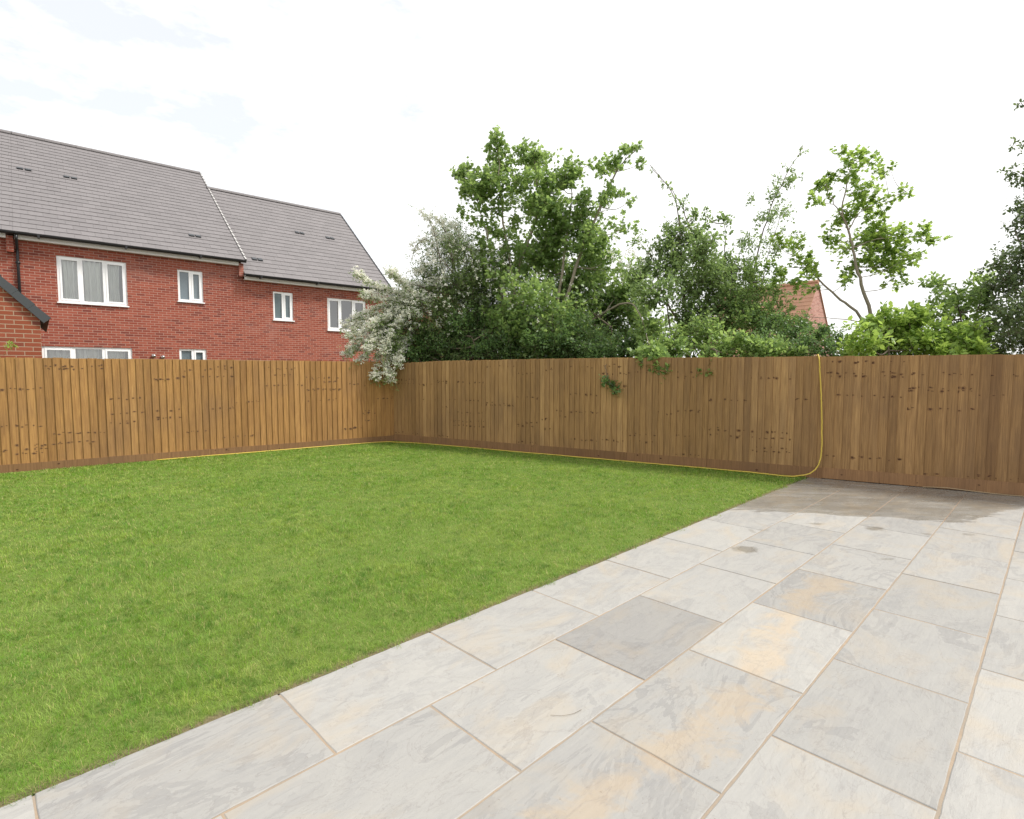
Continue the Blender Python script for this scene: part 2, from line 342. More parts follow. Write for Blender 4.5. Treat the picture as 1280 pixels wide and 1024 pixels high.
def grow_grass():
    lo = np.min(LPOLY, 0); hi = np.max(LPOLY, 0); lo = np.maximum(lo, [-10.5, -.5])
    XY = []
    for (r0, r1, dens) in ((0, 3.2, 20000), (3.2, 4.5, 14000), (4.5, 6.5, 7500), (6.5, 9, 5000), (9, 20, 3400)):
        a = max(lo[0], -r1), min(hi[0], r1); b = max(lo[1], -r1), min(hi[1], r1)
        n = int((a[1] - a[0]) * (b[1] - b[0]) * dens)
        P = np.stack([rng.uniform(*a, n), rng.uniform(*b, n)], 1); r = np.hypot(P[:, 0], P[:, 1])
        ok = (r >= r0) & (r < r1)
        P = P[ok]
        e = P @ NV; wob = -.012 + .024 * np.sin((P @ DV) * 4.3 + 2) * np.sin((P @ DV) * 11) + .012 * np.sin((P @ DV) * 9.) + .014 * np.sin((P @ DV) * 23 + 1) + .012 * np.sin((P @ DV) * 61) + .012 * np.sin((P @ DV) * 131 + 2)
        ok = (e < EDGE + .013 + wob + rng.normal(0, .010, len(P))) & (P @ FN < FC - .035) & ((P - LA) @ LN < -.035)
        ok &= np.abs(P[:, 0]) < P[:, 1] * 1.25 + 1.5                       # a little more than the camera sees
        XY.append(P[ok])
    P = np.concatenate(XY); n = len(P); r = np.hypot(P[:, 0], P[:, 1])
    L = rng.uniform(.018, .040, n) * (1 + .25 * np.sin(P[:, 0] * 3.1 + 1) * np.sin(P[:, 1] * 2.7)); w = np.maximum(.0014, .00052 * r) * rng.uniform(.7, 1.3, n)
    a = rng.uniform(0, 2 * np.pi, n); lean = rng.uniform(.35, 1.1, n)
    wx = P[:, 0] + .05 * np.sin(P[:, 1] * 17) + .03 * np.sin(P[:, 1] * 41 + P[:, 0] * 9); wy = P[:, 1] + .05 * np.sin(P[:, 0] * 19) + .03 * np.sin(P[:, 0] * 47 + P[:, 1] * 7)
    cell = (np.floor(wx / .06).astype(np.int64) * 7919 + np.floor(wy / .052).astype(np.int64) * 104729) % 65536
    tab = rng.uniform(0, 1, (65536, 3)); tf = tab[cell]
    L *= .72 + .6 * tf[:, 0]; a = np.where(rng.uniform(0, 1, n) < .6, tf[:, 1] * 6.283 + rng.normal(0, .6, n), a); tuft = np.clip(tf[:, 2] + rng.normal(0, .12, n), 0, 1)
    near = np.clip(1 - (EDGE - P @ NV) / .05, 0, 1); L *= 1 + .55 * near * rng.uniform(0, 1, n)
    dx, dy = np.cos(a), np.sin(a); b = a + np.pi / 2 + rng.normal(0, .5, n); sx, sy = np.cos(b), np.sin(b)
    z0 = np.full(n, -.008); h = L * np.sqrt(np.maximum(.12, 1 - (.85 * lean) ** 2))
    V = np.zeros((n, 5, 3), np.float32)
    for i, (s, f, hh) in enumerate(((-1, 0, 0), (1, 0, 0), (.8, .35, .62), (-.8, .35, .62), (0, 1., 1.))):
        V[:, i, 0] = P[:, 0] + sx * w * s * .5 + dx * L * lean * f; V[:, i, 1] = P[:, 1] + sy * w * s * .5 + dy * L * lean * f; V[:, i, 2] = z0 + h * hh
    base = (np.arange(n) * 5)[:, None]
    loops = (base + np.array([0, 1, 2, 3, 3, 2, 4])).ravel()
    st = (np.arange(n)[:, None] * 7 + np.array([0, 4])).ravel()
    t = np.repeat(np.stack([rng.uniform(0, 1, n), rng.uniform(0, 1, n), tuft], 1), 5, 0)
    print('blades', n)
    tag(raw_mesh('lawn_grass', V.reshape(-1, 3), loops, st, mat_grass(), tint=t), 'short mown green grass covering the lawn beside the paving', 'grass', kind='stuff')
grow_grass()

# patio slabs: rows .61 m, slabs .91 m
STONE = mat_stone()
def mat_joint():
    k = NT('patio_mortar'); p = k.pos(); c = k.mix(k.noise(p, 30, 5), (.245, .185, .13), (.35, .275, .20)); c = k.mix(k.ramp(k.noise(p, 2.3, 4), (.42, 0.), (.60, .8)), c, (.24, .205, .165)); px, py, pz = k.sep(p); c = k.mix(k.ramp(k.math('SUBTRACT', py, k.math('MULTIPLY_ADD', px, -.285, 6.98)), (.0, 0.), (.1, .8)), c, (.21, .15, .105))
    k.P(Base_Color=c, Roughness=.95); k.bump(k.noise(p, 120, 3), .5, .003); return k.m
JOINT = mat_joint()
rows = [(-2.648, -2.056, .085), (-2.046, -1.443, .56), (-1.433, -.832, .10), (-.822, -.248, .58), (-.238, .365, .12), (.375, .975, .55), (.985, 1.585, .1), (1.595, 2.2, .5), (2.21, 2.81, .15), (2.82, 3.42, .6)]
m = MB(); jb = MB()
slab_i = 0
darks = {(1, 2): .2, (2, 2): .42, (2, 1): .45, (1, 0): .5, (0, 1): .78, (0, 2): .72, (0, 3): .8, (3, 1): .62, (3, 2): .34, (2, 4): .30, (3, 4): .35, (0, 4): .82}
fence_s = lambda n: float(np.linalg.solve(np.array([DV, -FD]).T, FA - FN * .03 - NV * n)[0])
for ri, (n0, n1, s0) in enumerate(rows):
    js = [s0 + .912 * i for i in range(-6, 13)]
    for i in range(len(js) - 1):
        a, b = js[i] + .005, js[i + 1] - .005
        if a > fence_s(n0) - .1 and a > fence_s(n1) - .1: continue
        idx = i - 6
        tone = darks.get((ri, idx), random.uniform(.38, .95)); buff = 1. if (ri, idx) in ((2, 0), (2, 1), (2, 2), (2, 3), (2, 4), (2, -1)) else 0.
        t = (tone, buff, random.random()); hz = random.uniform(-.0015, .0015)
        # outline with a slightly riven edge
        N = 14; o = []
        ed = fence_s
        for kx in range(N): o.append([a + (b - a) * kx / N, n0])
        for kx in range(6): o.append([b, n0 + (n1 - n0) * kx / 6])
        for kx in range(N): o.append([b - (b - a) * kx / N, n1])
        for kx in range(6): o.append([a, n1 - (n1 - n0) * kx / 6])
        o = [[x + random.gauss(0, .0009), y + random.gauss(0, .0009)] for x, y in o]
        for q in o: q[0] = min(q[0], fence_s(q[1]))
        top = []; mid = []; bot = []
        cx, cy = (a + b) / 2, (n0 + n1) / 2
        for x, y in o:
            xi, yi = cx + (x - cx) * (1 - .007 / (b - a)), cy + (y - cy) * (1 - .007 / (n1 - n0))
            top.append((*pat(xi, yi), hz)); mid.append((*pat(x, y), hz - .0025)); bot.append((*pat(x, y), -.03))
        K = len(o)
        m.add(top + mid + bot, [tuple(range(K - 1, -1, -1))] + [(j, (j + 1) % K, K + (j + 1) % K, K + j) for j in range(K)] + [(K + j, K + (j + 1) % K, 2 * K + (j + 1) % K, 2 * K + j) for j in range(K)], 0, t)
tag(m.build('patio', STONE), kind='structure')
c0 = [pat(-5, -2.64), pat(fence_s(-2.64), -2.64), pat(fence_s(3.42), 3.42), pat(-5, 3.42)]
jb.add([(*q, -.0032) for q in c0], [(0, 3, 2, 1)]); tag(jb.build('patio_joints', JOINT), kind='structure')

# ------------------------------------------------------------------ fences
def fence(label, A, D, side, bays, tops, bottoms, pitch, seed, gh=.15, wood=None):
    WOOD = wood
    rd = random.Random(seed)
    root = thing('garden_fence', label, 'fence', (A[0], A[1], 0), math.atan2(D[1], D[0]))
    # local x along fence, garden is at -y
    for bi in range(len(bays) - 1):
        x0, x1 = bays[bi], bays[bi + 1]; L = x1 - x0
        nb = max(1, round(L / pitch)); w = L / nb
        m = MB(); zt = tops[bi]; zb = bottoms[bi]
        run = 0; tone = .5; knots = []
        for i in range(nb):
            if run == 0:
                run = rd.choice([3, 4, 5, 6, 7, 9]); tone = rd.uniform(.3, .75)
                knots = [(rd.uniform(.15, 1.75), rd.random()) for _ in range(rd.choice([1, 2, 3, 3, 4, 5]))]
            run -= 1
            t = (min(1, max(0, tone + rd.gauss(0, .13))), rd.random(), rd.random())
            xa = x0 + i * w; xb = xa + w + .018
            if i == nb - 1: xb = x1 - .001
            za = zb + gh - .004 + rd.uniform(-.008, .004) ; zz = zt + rd.gauss(0, .003) + (tops[bi + 1] - zt) * i / nb * (bi + 1 < len(tops) - 0 and 1)
            tilt = rd.gauss(0, .0015)
            # wedge: thin edge tucked under the next board's thick edge
            thick, thin = .021, .004
            if side < 0: ya, yb = -thick - .004, -thin - .004 + tilt * 0
            else: ya, yb = -thin - .004, -thick - .004
            cup = rd.uniform(0, .0015)
            m.hexa([(xa, ya, za), (xb, yb, za), (xb, 0, za), (xa, 0, za), (xa + tilt, ya, zz), (xb + tilt, yb, zz), (xb + tilt, 0, zz), (xa + tilt, 0, zz)], 0, t)
            for (kz, kr) in knots:
                if rd.random() < .2: continue
                for e in range(rd.choice([1, 1, 1, 2])):
                    fx = rd.uniform(.12, .75); kx = xa + w * fx
                    yy = ya + (yb - ya) * (kx - xa) / (xb - xa)
                    z = kz + rd.gauss(0, .010)
                    if not (za + .03 < z < zz - .03): continue
                    f_ = rd.choice([.6, .8, 1, 1, 1.3]); a_, b_ = f_ * rd.uniform(.008, .019), f_ * rd.uniform(.006, .012)
                    for mi, sc, dy in ((2, 1.9, .0012), (1, 1., .0020)):
                        vs = []; sl_ = (yb - ya) / (xb - xa)
                        for q in range(9):
                            an = 2 * math.pi * q / 9; rr = rd.uniform(.75, 1.15)
                            ex = a_ * sc * rr * math.cos(an); ez = b_ * sc * rr * math.sin(an)
                            vs.append((kx + ex, yy + sl_ * ex - dy, z + ez))
                        m.add(vs, [tuple(range(9))], mi, t)
                # mark spreading towards the board edge
                if rd.random() < .35:
                    z = kz + rd.gauss(0, .012); kx = xa + w * rd.uniform(.5, .8); sl_ = (yb - ya) / (xb - xa); ln = rd.uniform(.02, .04)
                    if za + .03 < z < zz - .03:
                        vs = [(kx - ln / 2, 0, z - .004), (kx + ln / 2, 0, z - .001), (kx + ln / 2, 0, z + .005), (kx - ln / 2, 0, z + .008)]
                        m.add([(x, ya + sl_ * (x - xa) - .0016, z_) for x, _, z_ in vs], [(0, 1, 2, 3)], 1, t)
        m.build('board_panel', [WOOD, KNOT_AND_SHADE, HALO], root)
        g = MB(); tt = (rd.uniform(.25, .7), rd.random(), rd.random())
        g.box(x0 + .002, x1 - .002, -.027, -.002, zb, zb + gh, 0, tt)
        for _ in range(int(L * 1.6)):
            kx = rd.uniform(x0 + .1, x1 - .1); z = zb + rd.uniform(.03, gh - .03); r = rd.uniform(.008, .02)
            g.add([(kx + r * rd.uniform(.8, 1.3) * math.cos(q * .7854), -.0285, z + r * .7 * rd.uniform(.8, 1.2) * math.sin(q * .7854)) for q in range(8)], [tuple(range(8))], 1, tt)
        g.box(x0 + .002, x1 - .002, -.012, -.0025, zb - .08, zb - .001, 2, tt)  # added dark strip closing the gap below; its shade is in the colour
        g.build('gravel_board', [GRAVEL, KNOT_AND_SHADE, KNOT_AND_SHADE], root)
        # arris rails and a post behind the boards
        p_ = MB(); p_.box(x0 - .05, x0 + .05, .06, .16, -.3, zt - .03, 0, tt); p_.build('post', WOOD, root)
        for z in (.4, 1.0, 1.6):
            r_ = MB(); r_.box(x0 + .052, x1 - .052, .003, .06, z - .035, z + .035, 0, tt); r_.build('rail', WOOD, root)
    return root
Ll = float(np.linalg.norm(LB - LA))
lb = [-7.2, -4.9, -2.6, 1.33, 3.9, Ll + .012]
fence('weathered brown close-board timber fence on the left, meeting the other fence at the corner', LA, LD, -1, lb, [1.82, 1.82, 1.815, 1.82, 1.825, 1.83], [.0, 0, -.005, 0, 0, 0], .113, 3, .13, WOOD)
rb = [0.01, 1.30, 4.15, 5.62, 7.0, 8.66, 11.15, 13.6, 16.0]
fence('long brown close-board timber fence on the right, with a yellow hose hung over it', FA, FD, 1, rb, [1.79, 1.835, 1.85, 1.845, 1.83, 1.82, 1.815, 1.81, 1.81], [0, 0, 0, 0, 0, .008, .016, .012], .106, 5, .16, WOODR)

# ------------------------------------------------------------------ houses
D0 = 15.8
P0 = at(70, HOR, D0)[:2]
HD = np.array([.754, .657]); HD /= np.linalg.norm(HD); HN = np.array([-HD[1], HD[0]]); HA = math.atan2(HD[1], HD[0])
def hit(u, v, y=0.):                          # local (x, z) on the plane y = const of the terrace
    r = ray(u, v); o = P0 + HN * y; t = (o @ HN) / (r[:2] @ HN); q = r * t + np.array([0, 0, EYE])
    return float((q[:2] - P0) @ HD), float(q[2])
def roof_hit(u, v, ye, ze, yr, zr):
    r = ray(u, v); sl_ = (zr - ze) / (yr - ye)
    # point = cam + r t ; y=(p-P0).HN ; z = ze + sl (y-ye)
    a = r[:2] @ HN; b = -P0 @ HN; t = (ze + sl_ * (b - ye) - EYE) / (r[2] - sl_ * a); q = r * t
    return float((q[:2] - P0) @ HD), float(q[:2] @ HN + b)

def wall_with_holes(m, x0, x1, z0, z1, holes, y=0., th=.11):
    xs = sorted({x0, x1, *[h[0] for h in holes], *[h[1] for h in holes]}); zs = sorted({z0, z1, *[h[2] for h in holes], *[h[3] for h in holes]})
    for a, b in zip(xs, xs[1:]):
        for c_, d in zip(zs, zs[1:]):
            if any(h[0] <= a and b <= h[1] and h[2] <= c_ and d <= h[3] for h in holes): continue
            m.add([(a, y, c_), (b, y, c_), (b, y, d), (a, y, d)], [(0, 1, 2, 3)])
    for a, b, c_, d in holes:
        e = y + th
        m.add([(a, y, c_), (b, y, c_), (b, y, d), (a, y, d), (a, e, c_), (b, e, c_), (b, e, d), (a, e, d)], [(0, 4, 5, 1), (1, 5, 6, 2), (2, 6, 7, 3), (3, 7, 4, 0)])

def window(root, x0, x1, z0, z1, lights, kind, y=0.):
    f = MB(); fw = .062; y0, y1 = y + .035, y + .10
    f.box(x0, x1, y0, y1, z0, z0 + fw); f.box(x0, x1, y0, y1, z1 - fw, z1)
    f.box(x0, x0 + fw, y0, y1, z0 + fw, z1 - fw); f.box(x1 - fw, x1, y0, y1, z0 + fw, z1 - fw)
    ws = (x1 - x0) / lights
    for i in range(1, lights): f.box(x0 + ws * i - .04, x0 + ws * i + .04, y0, y1, z0 + fw, z1 - fw)
    for i in range(lights):          # opening casements stand a little proud
        a, b = x0 + ws * i + (.04 if i else fw), x0 + ws * (i + 1) - (.04 if i < lights - 1 else fw)
        if lights == 2 and i == 1 or lights == 3 and i in (0, 2):
            q = .045; c_, d = z0 + fw, z1 - fw
            f.box(a, b, y0 - .012, y0 + .045, c_, c_ + q); f.box(a, b, y0 - .012, y0 + .045, d - q, d); f.box(a, a + q, y0 - .012, y0 + .045, c_ + q, d - q); f.box(b - q, b, y0 - .012, y0 + .045, c_ + q, d - q)
    w = f.build('window', UPVC, root)
    s = MB(); s.box(x0 - .03, x1 + .03, y - .045, y + .033, z0 - .035, z0 - .002); s.build('sill', UPVC, w)
    for i in range(lights):
        a, b = x0 + ws * i + .035, x0 + ws * (i + 1) - .035
        g = MB(); yy = y + .075
        if kind == 'frost': g.add([(a, yy, z0 + .05), (b, yy, z0 + .05), (b, yy, z1 - .05), (a, yy, z1 - .05)], [(0, 1, 2, 3)]); g.build('pane', FROST, w)
        else: g.add([(a, yy, z0 + .05), (b, yy, z0 + .05), (b, yy, z1 - .05), (a, yy, z1 - .05)], [(0, 1, 2, 3)]); g.build('pane', GLASS, w)
    # the room behind: a shallow plastered recess
    r = MB(); e = y + (1.4 if kind != 'frost' else .6); A_, B_ = x0 - .3, x1 + .3; c_, d = z0 - .5, z1 + .25
    r.add([(A_, y + .115, c_), (B_, y + .115, c_), (B_, y + .115, d), (A_, y + .115, d), (A_, e, c_), (B_, e, c_), (B_, e, d), (A_, e, d)], [(4, 5, 6, 7), (0, 4, 7, 3), (1, 2, 6, 5), (3, 7, 6, 2), (0, 1, 5, 4)])
    r.build('room', PLASTER if kind != 'frost' else ROOM, w)
    if kind in ('curtain', 'blind'):
        cu = MB(); segs = [(x0 + .04, x0 + ws * 1.02, 0), (x0 + ws * 1.05, x0 + ws * 2.0, 1), (x0 + ws * 2.05, x1 - .16, 2)]
        for a, b, j in segs:
            n = 46; vs = []
            for i in range(n + 1):
                x = a + (b - a) * i / n; q = i / n * 26 + j * 2
                yt = y + .19 + .055 * math.sin(q) + .02 * math.sin(q * 2.3 + j)
                pinch = .16 * (b - a) * ((i / n) - .5) * (1 if j != 1 else .3)
                vs += [(x, yt, z1 - .06), (x - pinch, yt + .01, (z0 + z1) / 2 - .1), (x - pinch * .4 , yt, z0 + .02)]
            fs = []
            for i in range(n): fs += [(i * 3, i * 3 + 3, i * 3 + 4, i * 3 + 1), (i * 3 + 1, i * 3 + 4, i * 3 + 5, i * 3 + 2)]
            cu.add(vs, fs)
        cu.build('curtain', CURT, w, True)
    return w

def roof_slope(m, x0, x1, ye, ze, yr, zr, gauge=.29, tw=.33, seed=1, mat=0):
    rd = random.Random(seed); Ls = math.hypot(yr - ye, zr - ze); sy, sz = (yr - ye) / Ls, (zr - ze) / Ls; ny, nz_ = (-sz, sy) if sy > 0 else (sz, -sy)
    nr = int(Ls / gauge)
    for r in range(nr + 1):
        a = r * gauge; b = min(a + gauge + .06, Ls)
        if b - a < .05: continue
        x = x0 - (tw / 2 if r % 2 else 0)
        while x < x1 - 1e-4:
            xa, xb = max(x, x0) + .002, min(x + tw, x1) - .001; x += tw
            if xb - xa < .02: continue
            lift = .017 + rd.uniform(-.002, .002); t = (rd.random(), rd.random(), 0)
            def pt(xx, s_, n_): return (xx, ye + sy * s_ + ny * n_, ze + sz * s_ + nz_ * n_)
            m.hexa([pt(xa, a, lift - .018), pt(xb, a, lift - .018), pt(xb, b, -.012), pt(xa, b, -.012), pt(xa, a, lift + .004), pt(xb, a, lift + .004), pt(xb, b, .004), pt(xa, b, .004)], mat, t)

def house(label, x0, x1, ze, yr, zr, holes, seed, gable_l=True, verge=None, group=None, ybase=0., z_wall=None, pier=False, loc=None, mats=None, eave=.26):
    BR, TI = mats or (BRICK, TILE)
    root = thing('brick_house', label, 'house', (*(P0 if loc is None else loc), 0), HA, group)
    back = 2 * yr + eave - .0; w = MB(); zw = ze - .12
    wall_with_holes(w, x0, x1, -.1, zw, holes)
    w.add([(x0, 0, -.1), (x0, back - eave, -.1), (x0, back - eave, zw), (x0, yr, zr - .1), (x0, 0, zw)], [(4, 3, 2, 1, 0)])
    w.add([(x1, 0, -.1), (x1, back - eave, -.1), (x1, back - eave, zw), (x1, yr, zr - .1), (x1, 0, zw)], [(0, 1, 2, 3, 4)])
    w.add([(x0, back - eave, -.1), (x1, back - eave, -.1), (x1, back - eave, zw), (x0, back - eave, zw)], [(0, 3, 2, 1)])
    if pier: w.box(x1 - .15, x1 - .002, -.16, -.002, zw - .42, zw + .02)
    w.build('wall', BR, root)
    f = MB(); f.box(x0 + .02, x1 - (.152 if pier else .02), -.16, -.135, zw - .055, zw + .10); f.box(x0 + .02, x1 - (.152 if pier else .02), -.134, -.002, zw - .05, zw - .035); f.build('fascia', FASCIA, root)
    r = MB(); ov = .05
    roof_slope(r, x0, x1 + ov * (verge is not None), -eave, ze, yr, zr, seed=seed)
    if label.endswith('downpipe'): roof_slope(r, x1 - .01, x1 + .09, -eave, ze - .007, yr, zr - .007, seed=seed)
    r.add([(x0, back, ze), (x1, back, ze), (x1, yr, zr), (x0, yr, zr)], [(0, 1, 2, 3)], 0)
    r.add([(x0, -eave + .02, ze - .02), (x1, -eave + .02, ze - .02), (x1, yr, zr - .04), (x0, yr, zr - .04)], [(0, 1, 2, 3)], 0)
    rf = r.build('roof', TI, root)
    rt = MB(); x = x0
    while x < x1:
        xb = min(x + .45, x1 + .04); vs = []
        for xx in (x + .004, xb):
            for q in range(9):
                a = math.pi * (q / 8) ; vs.append((xx, yr - .13 * math.cos(a), zr - .05 + .12 * math.sin(a)))
        rt.add(vs, [(i, i + 1, 10 + i, 9 + i) for i in range(8)] + [tuple(range(8, -1, -1)), tuple(range(9, 18))], 0, (random.random(), 0, 0)); x += .45
    rt.build('ridge_tiles', TI, rf)
    g = MB(); y = -eave - .05; zc = ze - .03; vs = []; n = 10
    for xx in (x0, x1 + .04):
        for q in range(n + 1):
            a = math.pi + math.pi * q / n; vs.append((xx, y + .062 * math.cos(a), zc + .062 * math.sin(a)))
        for q in range(n, -1, -1):
            a = math.pi + math.pi * q / n; vs.append((xx, y + .054 * math.cos(a), zc + .054 * math.sin(a)))
    K = 2 * n + 2
    g.add(vs, [(i, (i + 1) % K, K + (i + 1) % K, K + i) for i in range(K)] + [tuple(range(K - 1, -1, -1)), tuple(range(K, 2 * K))])
    x = x0 + .5
    while x < x1: g.box(x, x + .05, y - .066, y + .18, zc - .075, zc + .005); x += 2.
    g.build('gutter', BLACK, root)
    if verge is not None:
        v = MB(); Ls = math.hypot(yr + eave, zr - ze); sy, sz = (yr + eave) / Ls, (zr - ze) / Ls
        s_ = 0
        while s_ < Ls - .1:
            a, b = s_, min(s_ + .275, Ls); xa, xb = x1 + ov + .002, x1 + ov + .028
            def pt(xx, s, n_): return (xx, -eave + sy * s - sz * n_, ze + sz * s + sy * n_)
            v.hexa([pt(xa - .02 , a, .032), pt(xb, a, .032), pt(xb, b, .03), pt(xa - .02, b, .03), pt(xa - .02, a, .046), pt(xb, a, .046), pt(xb, b, .036), pt(xa - .02, b, .036)], verge)
            v.hexa([pt(xa, a, -.09), pt(xb, a, -.09), pt(xb, b, -.09), pt(xa, b, -.09), pt(xa, a, .031), pt(xb, a, .031), pt(xb, b, .029), pt(xa, b, .029)], 0)
            if verge == 1 : v.hexa([pt(xb - .05, a, .047), pt(xb, a, .047), pt(xb, a + .13, .044), pt(xb - .05, a + .13, .044), pt(xb - .05, a, .06), pt(xb, a, .06), pt(xb, a + .13, .058), pt(xb - .05, a + .13, .058)], 1)
            s_ += .29
        v.build('verge', [VERGE, VCLIP], rf)
    return root, rf

sc = D0 / 15.3
ze1 = hit(150, 309 - 1.0)[1]; ze2 = hit(400, 354.2)[1]
xm = hit(303, 340)[0]; xr = hit(486, 400)[0]; xl = hit(17, 300)[0]
def ridge_fit(u, v, x):                       # where the ray meets the gable plane x = const
    r = ray(u, v); t = (P0 @ HD + x) / (r[:2] @ HD); q = r * t
    return float(q[:2] @ HN - P0 @ HN), float(q[2] + EYE)
yr1, zr1 = ridge_fit(250, 217, xm + .05); yr2, zr2 = ridge_fit(425, 268, xr + .05)
print('house', ze1, ze2, xm, xr, xl, yr1, zr1, yr2, zr2)
def win_rect(u0, u1, vt, vb):
    x0, zt = hit(u0, vt); x1, _ = hit(u1, vt); _, zb = hit(u0, vb); return x0, x1, zb, zt
w1 = win_rect(70, 157, 319, 377); w2 = win_rect(221.5, 253, 336.5, 376)
a, b, _, zt = win_rect(52, 165, 432.5, 440); w3 = (a, b, zt - 1.2, zt)
a, b, _, zt = win_rect(224, 258, 436, 440); w4 = (a, b, zt - 1.05, zt)
w5 = win_rect(341, 366, 364, 399.5); w6 = win_rect(409, 457, 372, 412.5)
h1, rf1 = house('taller red brick house with curtained three-light window and grey tiled roof, middle of the terrace', xl, xm, ze1, yr1, zr1, [w1, w2, w3, w4], 2, verge=1, pier=True, group='red brick terraced houses')
window(h1, *w1, 3, 'curtain'); window(h1, *w2, 2, 'frost'); window(h1, *w3, 3, 'blind'); window(h1, *w4, 2, 'frost')
h2, rf2 = house('lower red brick house at the right end of the terrace, beside the white blossom', xm + .003, xr, ze2, yr2, zr2, [w5, w6], 3, verge=0, group='red brick terraced houses')
window(h2, *w5, 2, 'frost'); window(h2, *w6, 3, 'plain')
h0, rf0 = house('red brick house cut off by the left edge, left of the black downpipe', xl - 6.5, xl - .003, ze1, yr1, zr1, [], 4, pier=True, group='red brick terraced houses')
# downpipe, roof vents, flues
d = MB(); xd = hit(22, 320)[0]; d.tube([(xd, -.31, ze1 - .08), (xd, -.30, ze1 - .2), (xd, -.07, ze1 - .42), (xd, -.06, ze1 - .5), (xd, -.06, .1)], .036, 10)
for z in (4.6, 3., 1.4): d.box(xd - .05, xd + .05, -.10, -.002, z, z + .05)
d.build('downpipe', BLACK, h1, True)
for hh, rf, pts, (ze, yr, zr) in ((h1, rf1, [(30, 213.5), (88, 224), (244, 297)], (ze1, yr1, zr1)), (h2, rf2, [(375, 293), (413, 299.5), (322, 326.5)], (ze2, yr2, zr2))):
    for (u, v) in pts:
        x, y = roof_hit(u, v, -.26, ze, yr, zr); sl_ = (zr - ze) / (yr + .26); z = ze + sl_ * (y + .26)
        q = MB(); L_ = math.hypot(1, sl_); sy, sz = 1 / L_, sl_ / L_
        def pt(xx, s, n_): return (xx, y + sy * s - sz * n_, z + sz * s + sy * n_)
        for e in (-.17, .03):
            q.hexa([pt(x + e, 0, .02), pt(x + e + .15, 0, .02), pt(x + e + .15, .2, .012), pt(x + e, .2, .012), pt(x + e, 0, .06), pt(x + e + .15, 0, .06), pt(x + e + .15, .2, .022), pt(x + e, .2, .022)])
        q.build('roof_vent', VERGE, rf)
for (u, v) in ((191.5, 445), (203, 446.5)):
    x, z = hit(u, v); q = MB(); q.tube([(x, -.002, z), (x, -.14, z)], .055, 12); q.tube([(x, -.14, z), (x, -.17, z), (x, -.17, z - .02)], .04, 10); q.build('flue', CHROME, h1, True)

# near garage, just behind the left fence
gp = at(54, HOR, 9.55)[:2]
gr = thing('garage', 'small orange-red brick outbuilding with sloping dark verge behind the left fence', 'garage', (gp[0], gp[1], 0), HA)
def ghit(u, v):
    r = ray(u, v); t = (gp @ HN) / (r[:2] @ HN); q = r * t; return float((q[:2] - gp) @ HD), float(q[2] + EYE)
xe, zE = ghit(62, 399); x_, z_ = ghit(0, 346); slp = (z_ - zE) / (x_ - xe)          # rake line
apx = -2.3; zA = zE + slp * (apx - xe); xL = 2 * apx
w = MB(); zc = zE + slp * (0 - xe) - .10; dp = 4.2
for y in (0, dp): w.add([(xL, y, -.1), (0, y, -.1), (0, y, zc), (apx, y, zA - .1), (xL, y, zc)], [(0, 1, 2, 3, 4) if y == 0 else (4, 3, 2, 1, 0)])
w.add([(0, 0, -.1), (0, dp, -.1), (0, dp, zc), (0, 0, zc)], [(0, 1, 2, 3)]); w.add([(xL, 0, -.1), (xL, dp, -.1), (xL, dp, zc), (xL, 0, zc)], [(0, 3, 2, 1)])
w.build('wall', BRICK2, gr)
r = MB()
r.add([(xe, 0, zE), (apx, 0, zA), (apx, dp + .1, zA), (xe, dp + .1, zE)], [(0, 1, 2, 3)]); r.add([(2 * apx - xe, 0, zE), (apx, 0, zA), (apx, dp + .1, zA), (2 * apx - xe, dp + .1, zE)], [(3, 2, 1, 0)])
rr = r.build('roof', TILE, gr)
v = MB(); Ls = math.hypot(apx - xe, zA - zE); ux, uz = (apx - xe) / Ls, (zA - zE) / Ls; s_ = 0; nx, nz2 = uz, -ux
if nz2 < 0: nx, nz2 = -nx, -nz2
while s_ < Ls - .02:
    a, b = s_, min(s_ + .30, Ls)
    for sg in (1, -1):
        def pt(s, n_, y):
            xx = xe + ux * s + nx * n_; zz = zE + uz * s + nz2 * n_
            return (xx if sg > 0 else 2 * apx - xx, y, zz)
        v.hexa([pt(a, -.11, -.055), pt(a, -.11, .10), pt(b, -.11, .10), pt(b, -.11, -.055), pt(a, .028, -.055), pt(a, .028, .10), pt(b, .012, .10), pt(b, .012, -.055)])
    s_ += .302
v.build('verge', VERGE, rr)

# far red-roofed house behind the trees on the right, and far grey roof behind the blossom
def far_house(label, apex, ridge_dir, ridge_len, half, drop, mats, loc_z=0.):
    A = np.array(apex); rd = np.array(ridge_dir) / np.linalg.norm(ridge_dir); root = thing('brick_house', label, 'house', (A[0], A[1], 0), math.atan2(rd[1], rd[0]))
    zr = A[2]; ze = zr - drop; w = MB()
    for x in (0, ridge_len):
        w.add([(x, -half, -.1), (x, half, -.1), (x, half, ze), (x, 0, zr - .08), (x, -half, ze)], [(0, 1, 2, 3, 4) if x else (4, 3, 2, 1, 0)])
    for y in (-half, half): w.add([(0, y, -.1), (ridge_len, y, -.1), (ridge_len, y, ze), (0, y, ze)], [(0, 1, 2, 3) if y < 0 else (3, 2, 1, 0)])
    w.build('wall', mats[0], root)
    r = MB(); roof_slope(r, -.06, ridge_len + .06, -half - .2, ze - .2 * drop / half, 0, zr, .25, .28, 9)
    roof_slope(r, -.06, ridge_len + .06, half + .2, ze - .2 * drop / half, 0, zr, .25, .28, 10)
    rf = r.build('roof', mats[1], root)
    q = MB(); q.tube([(-.06, 0, zr), (ridge_len + .06, 0, zr)], .11, 10); q.build('ridge_tiles', mats[1], rf)
    return root
A = at(1022, 352, 30.)
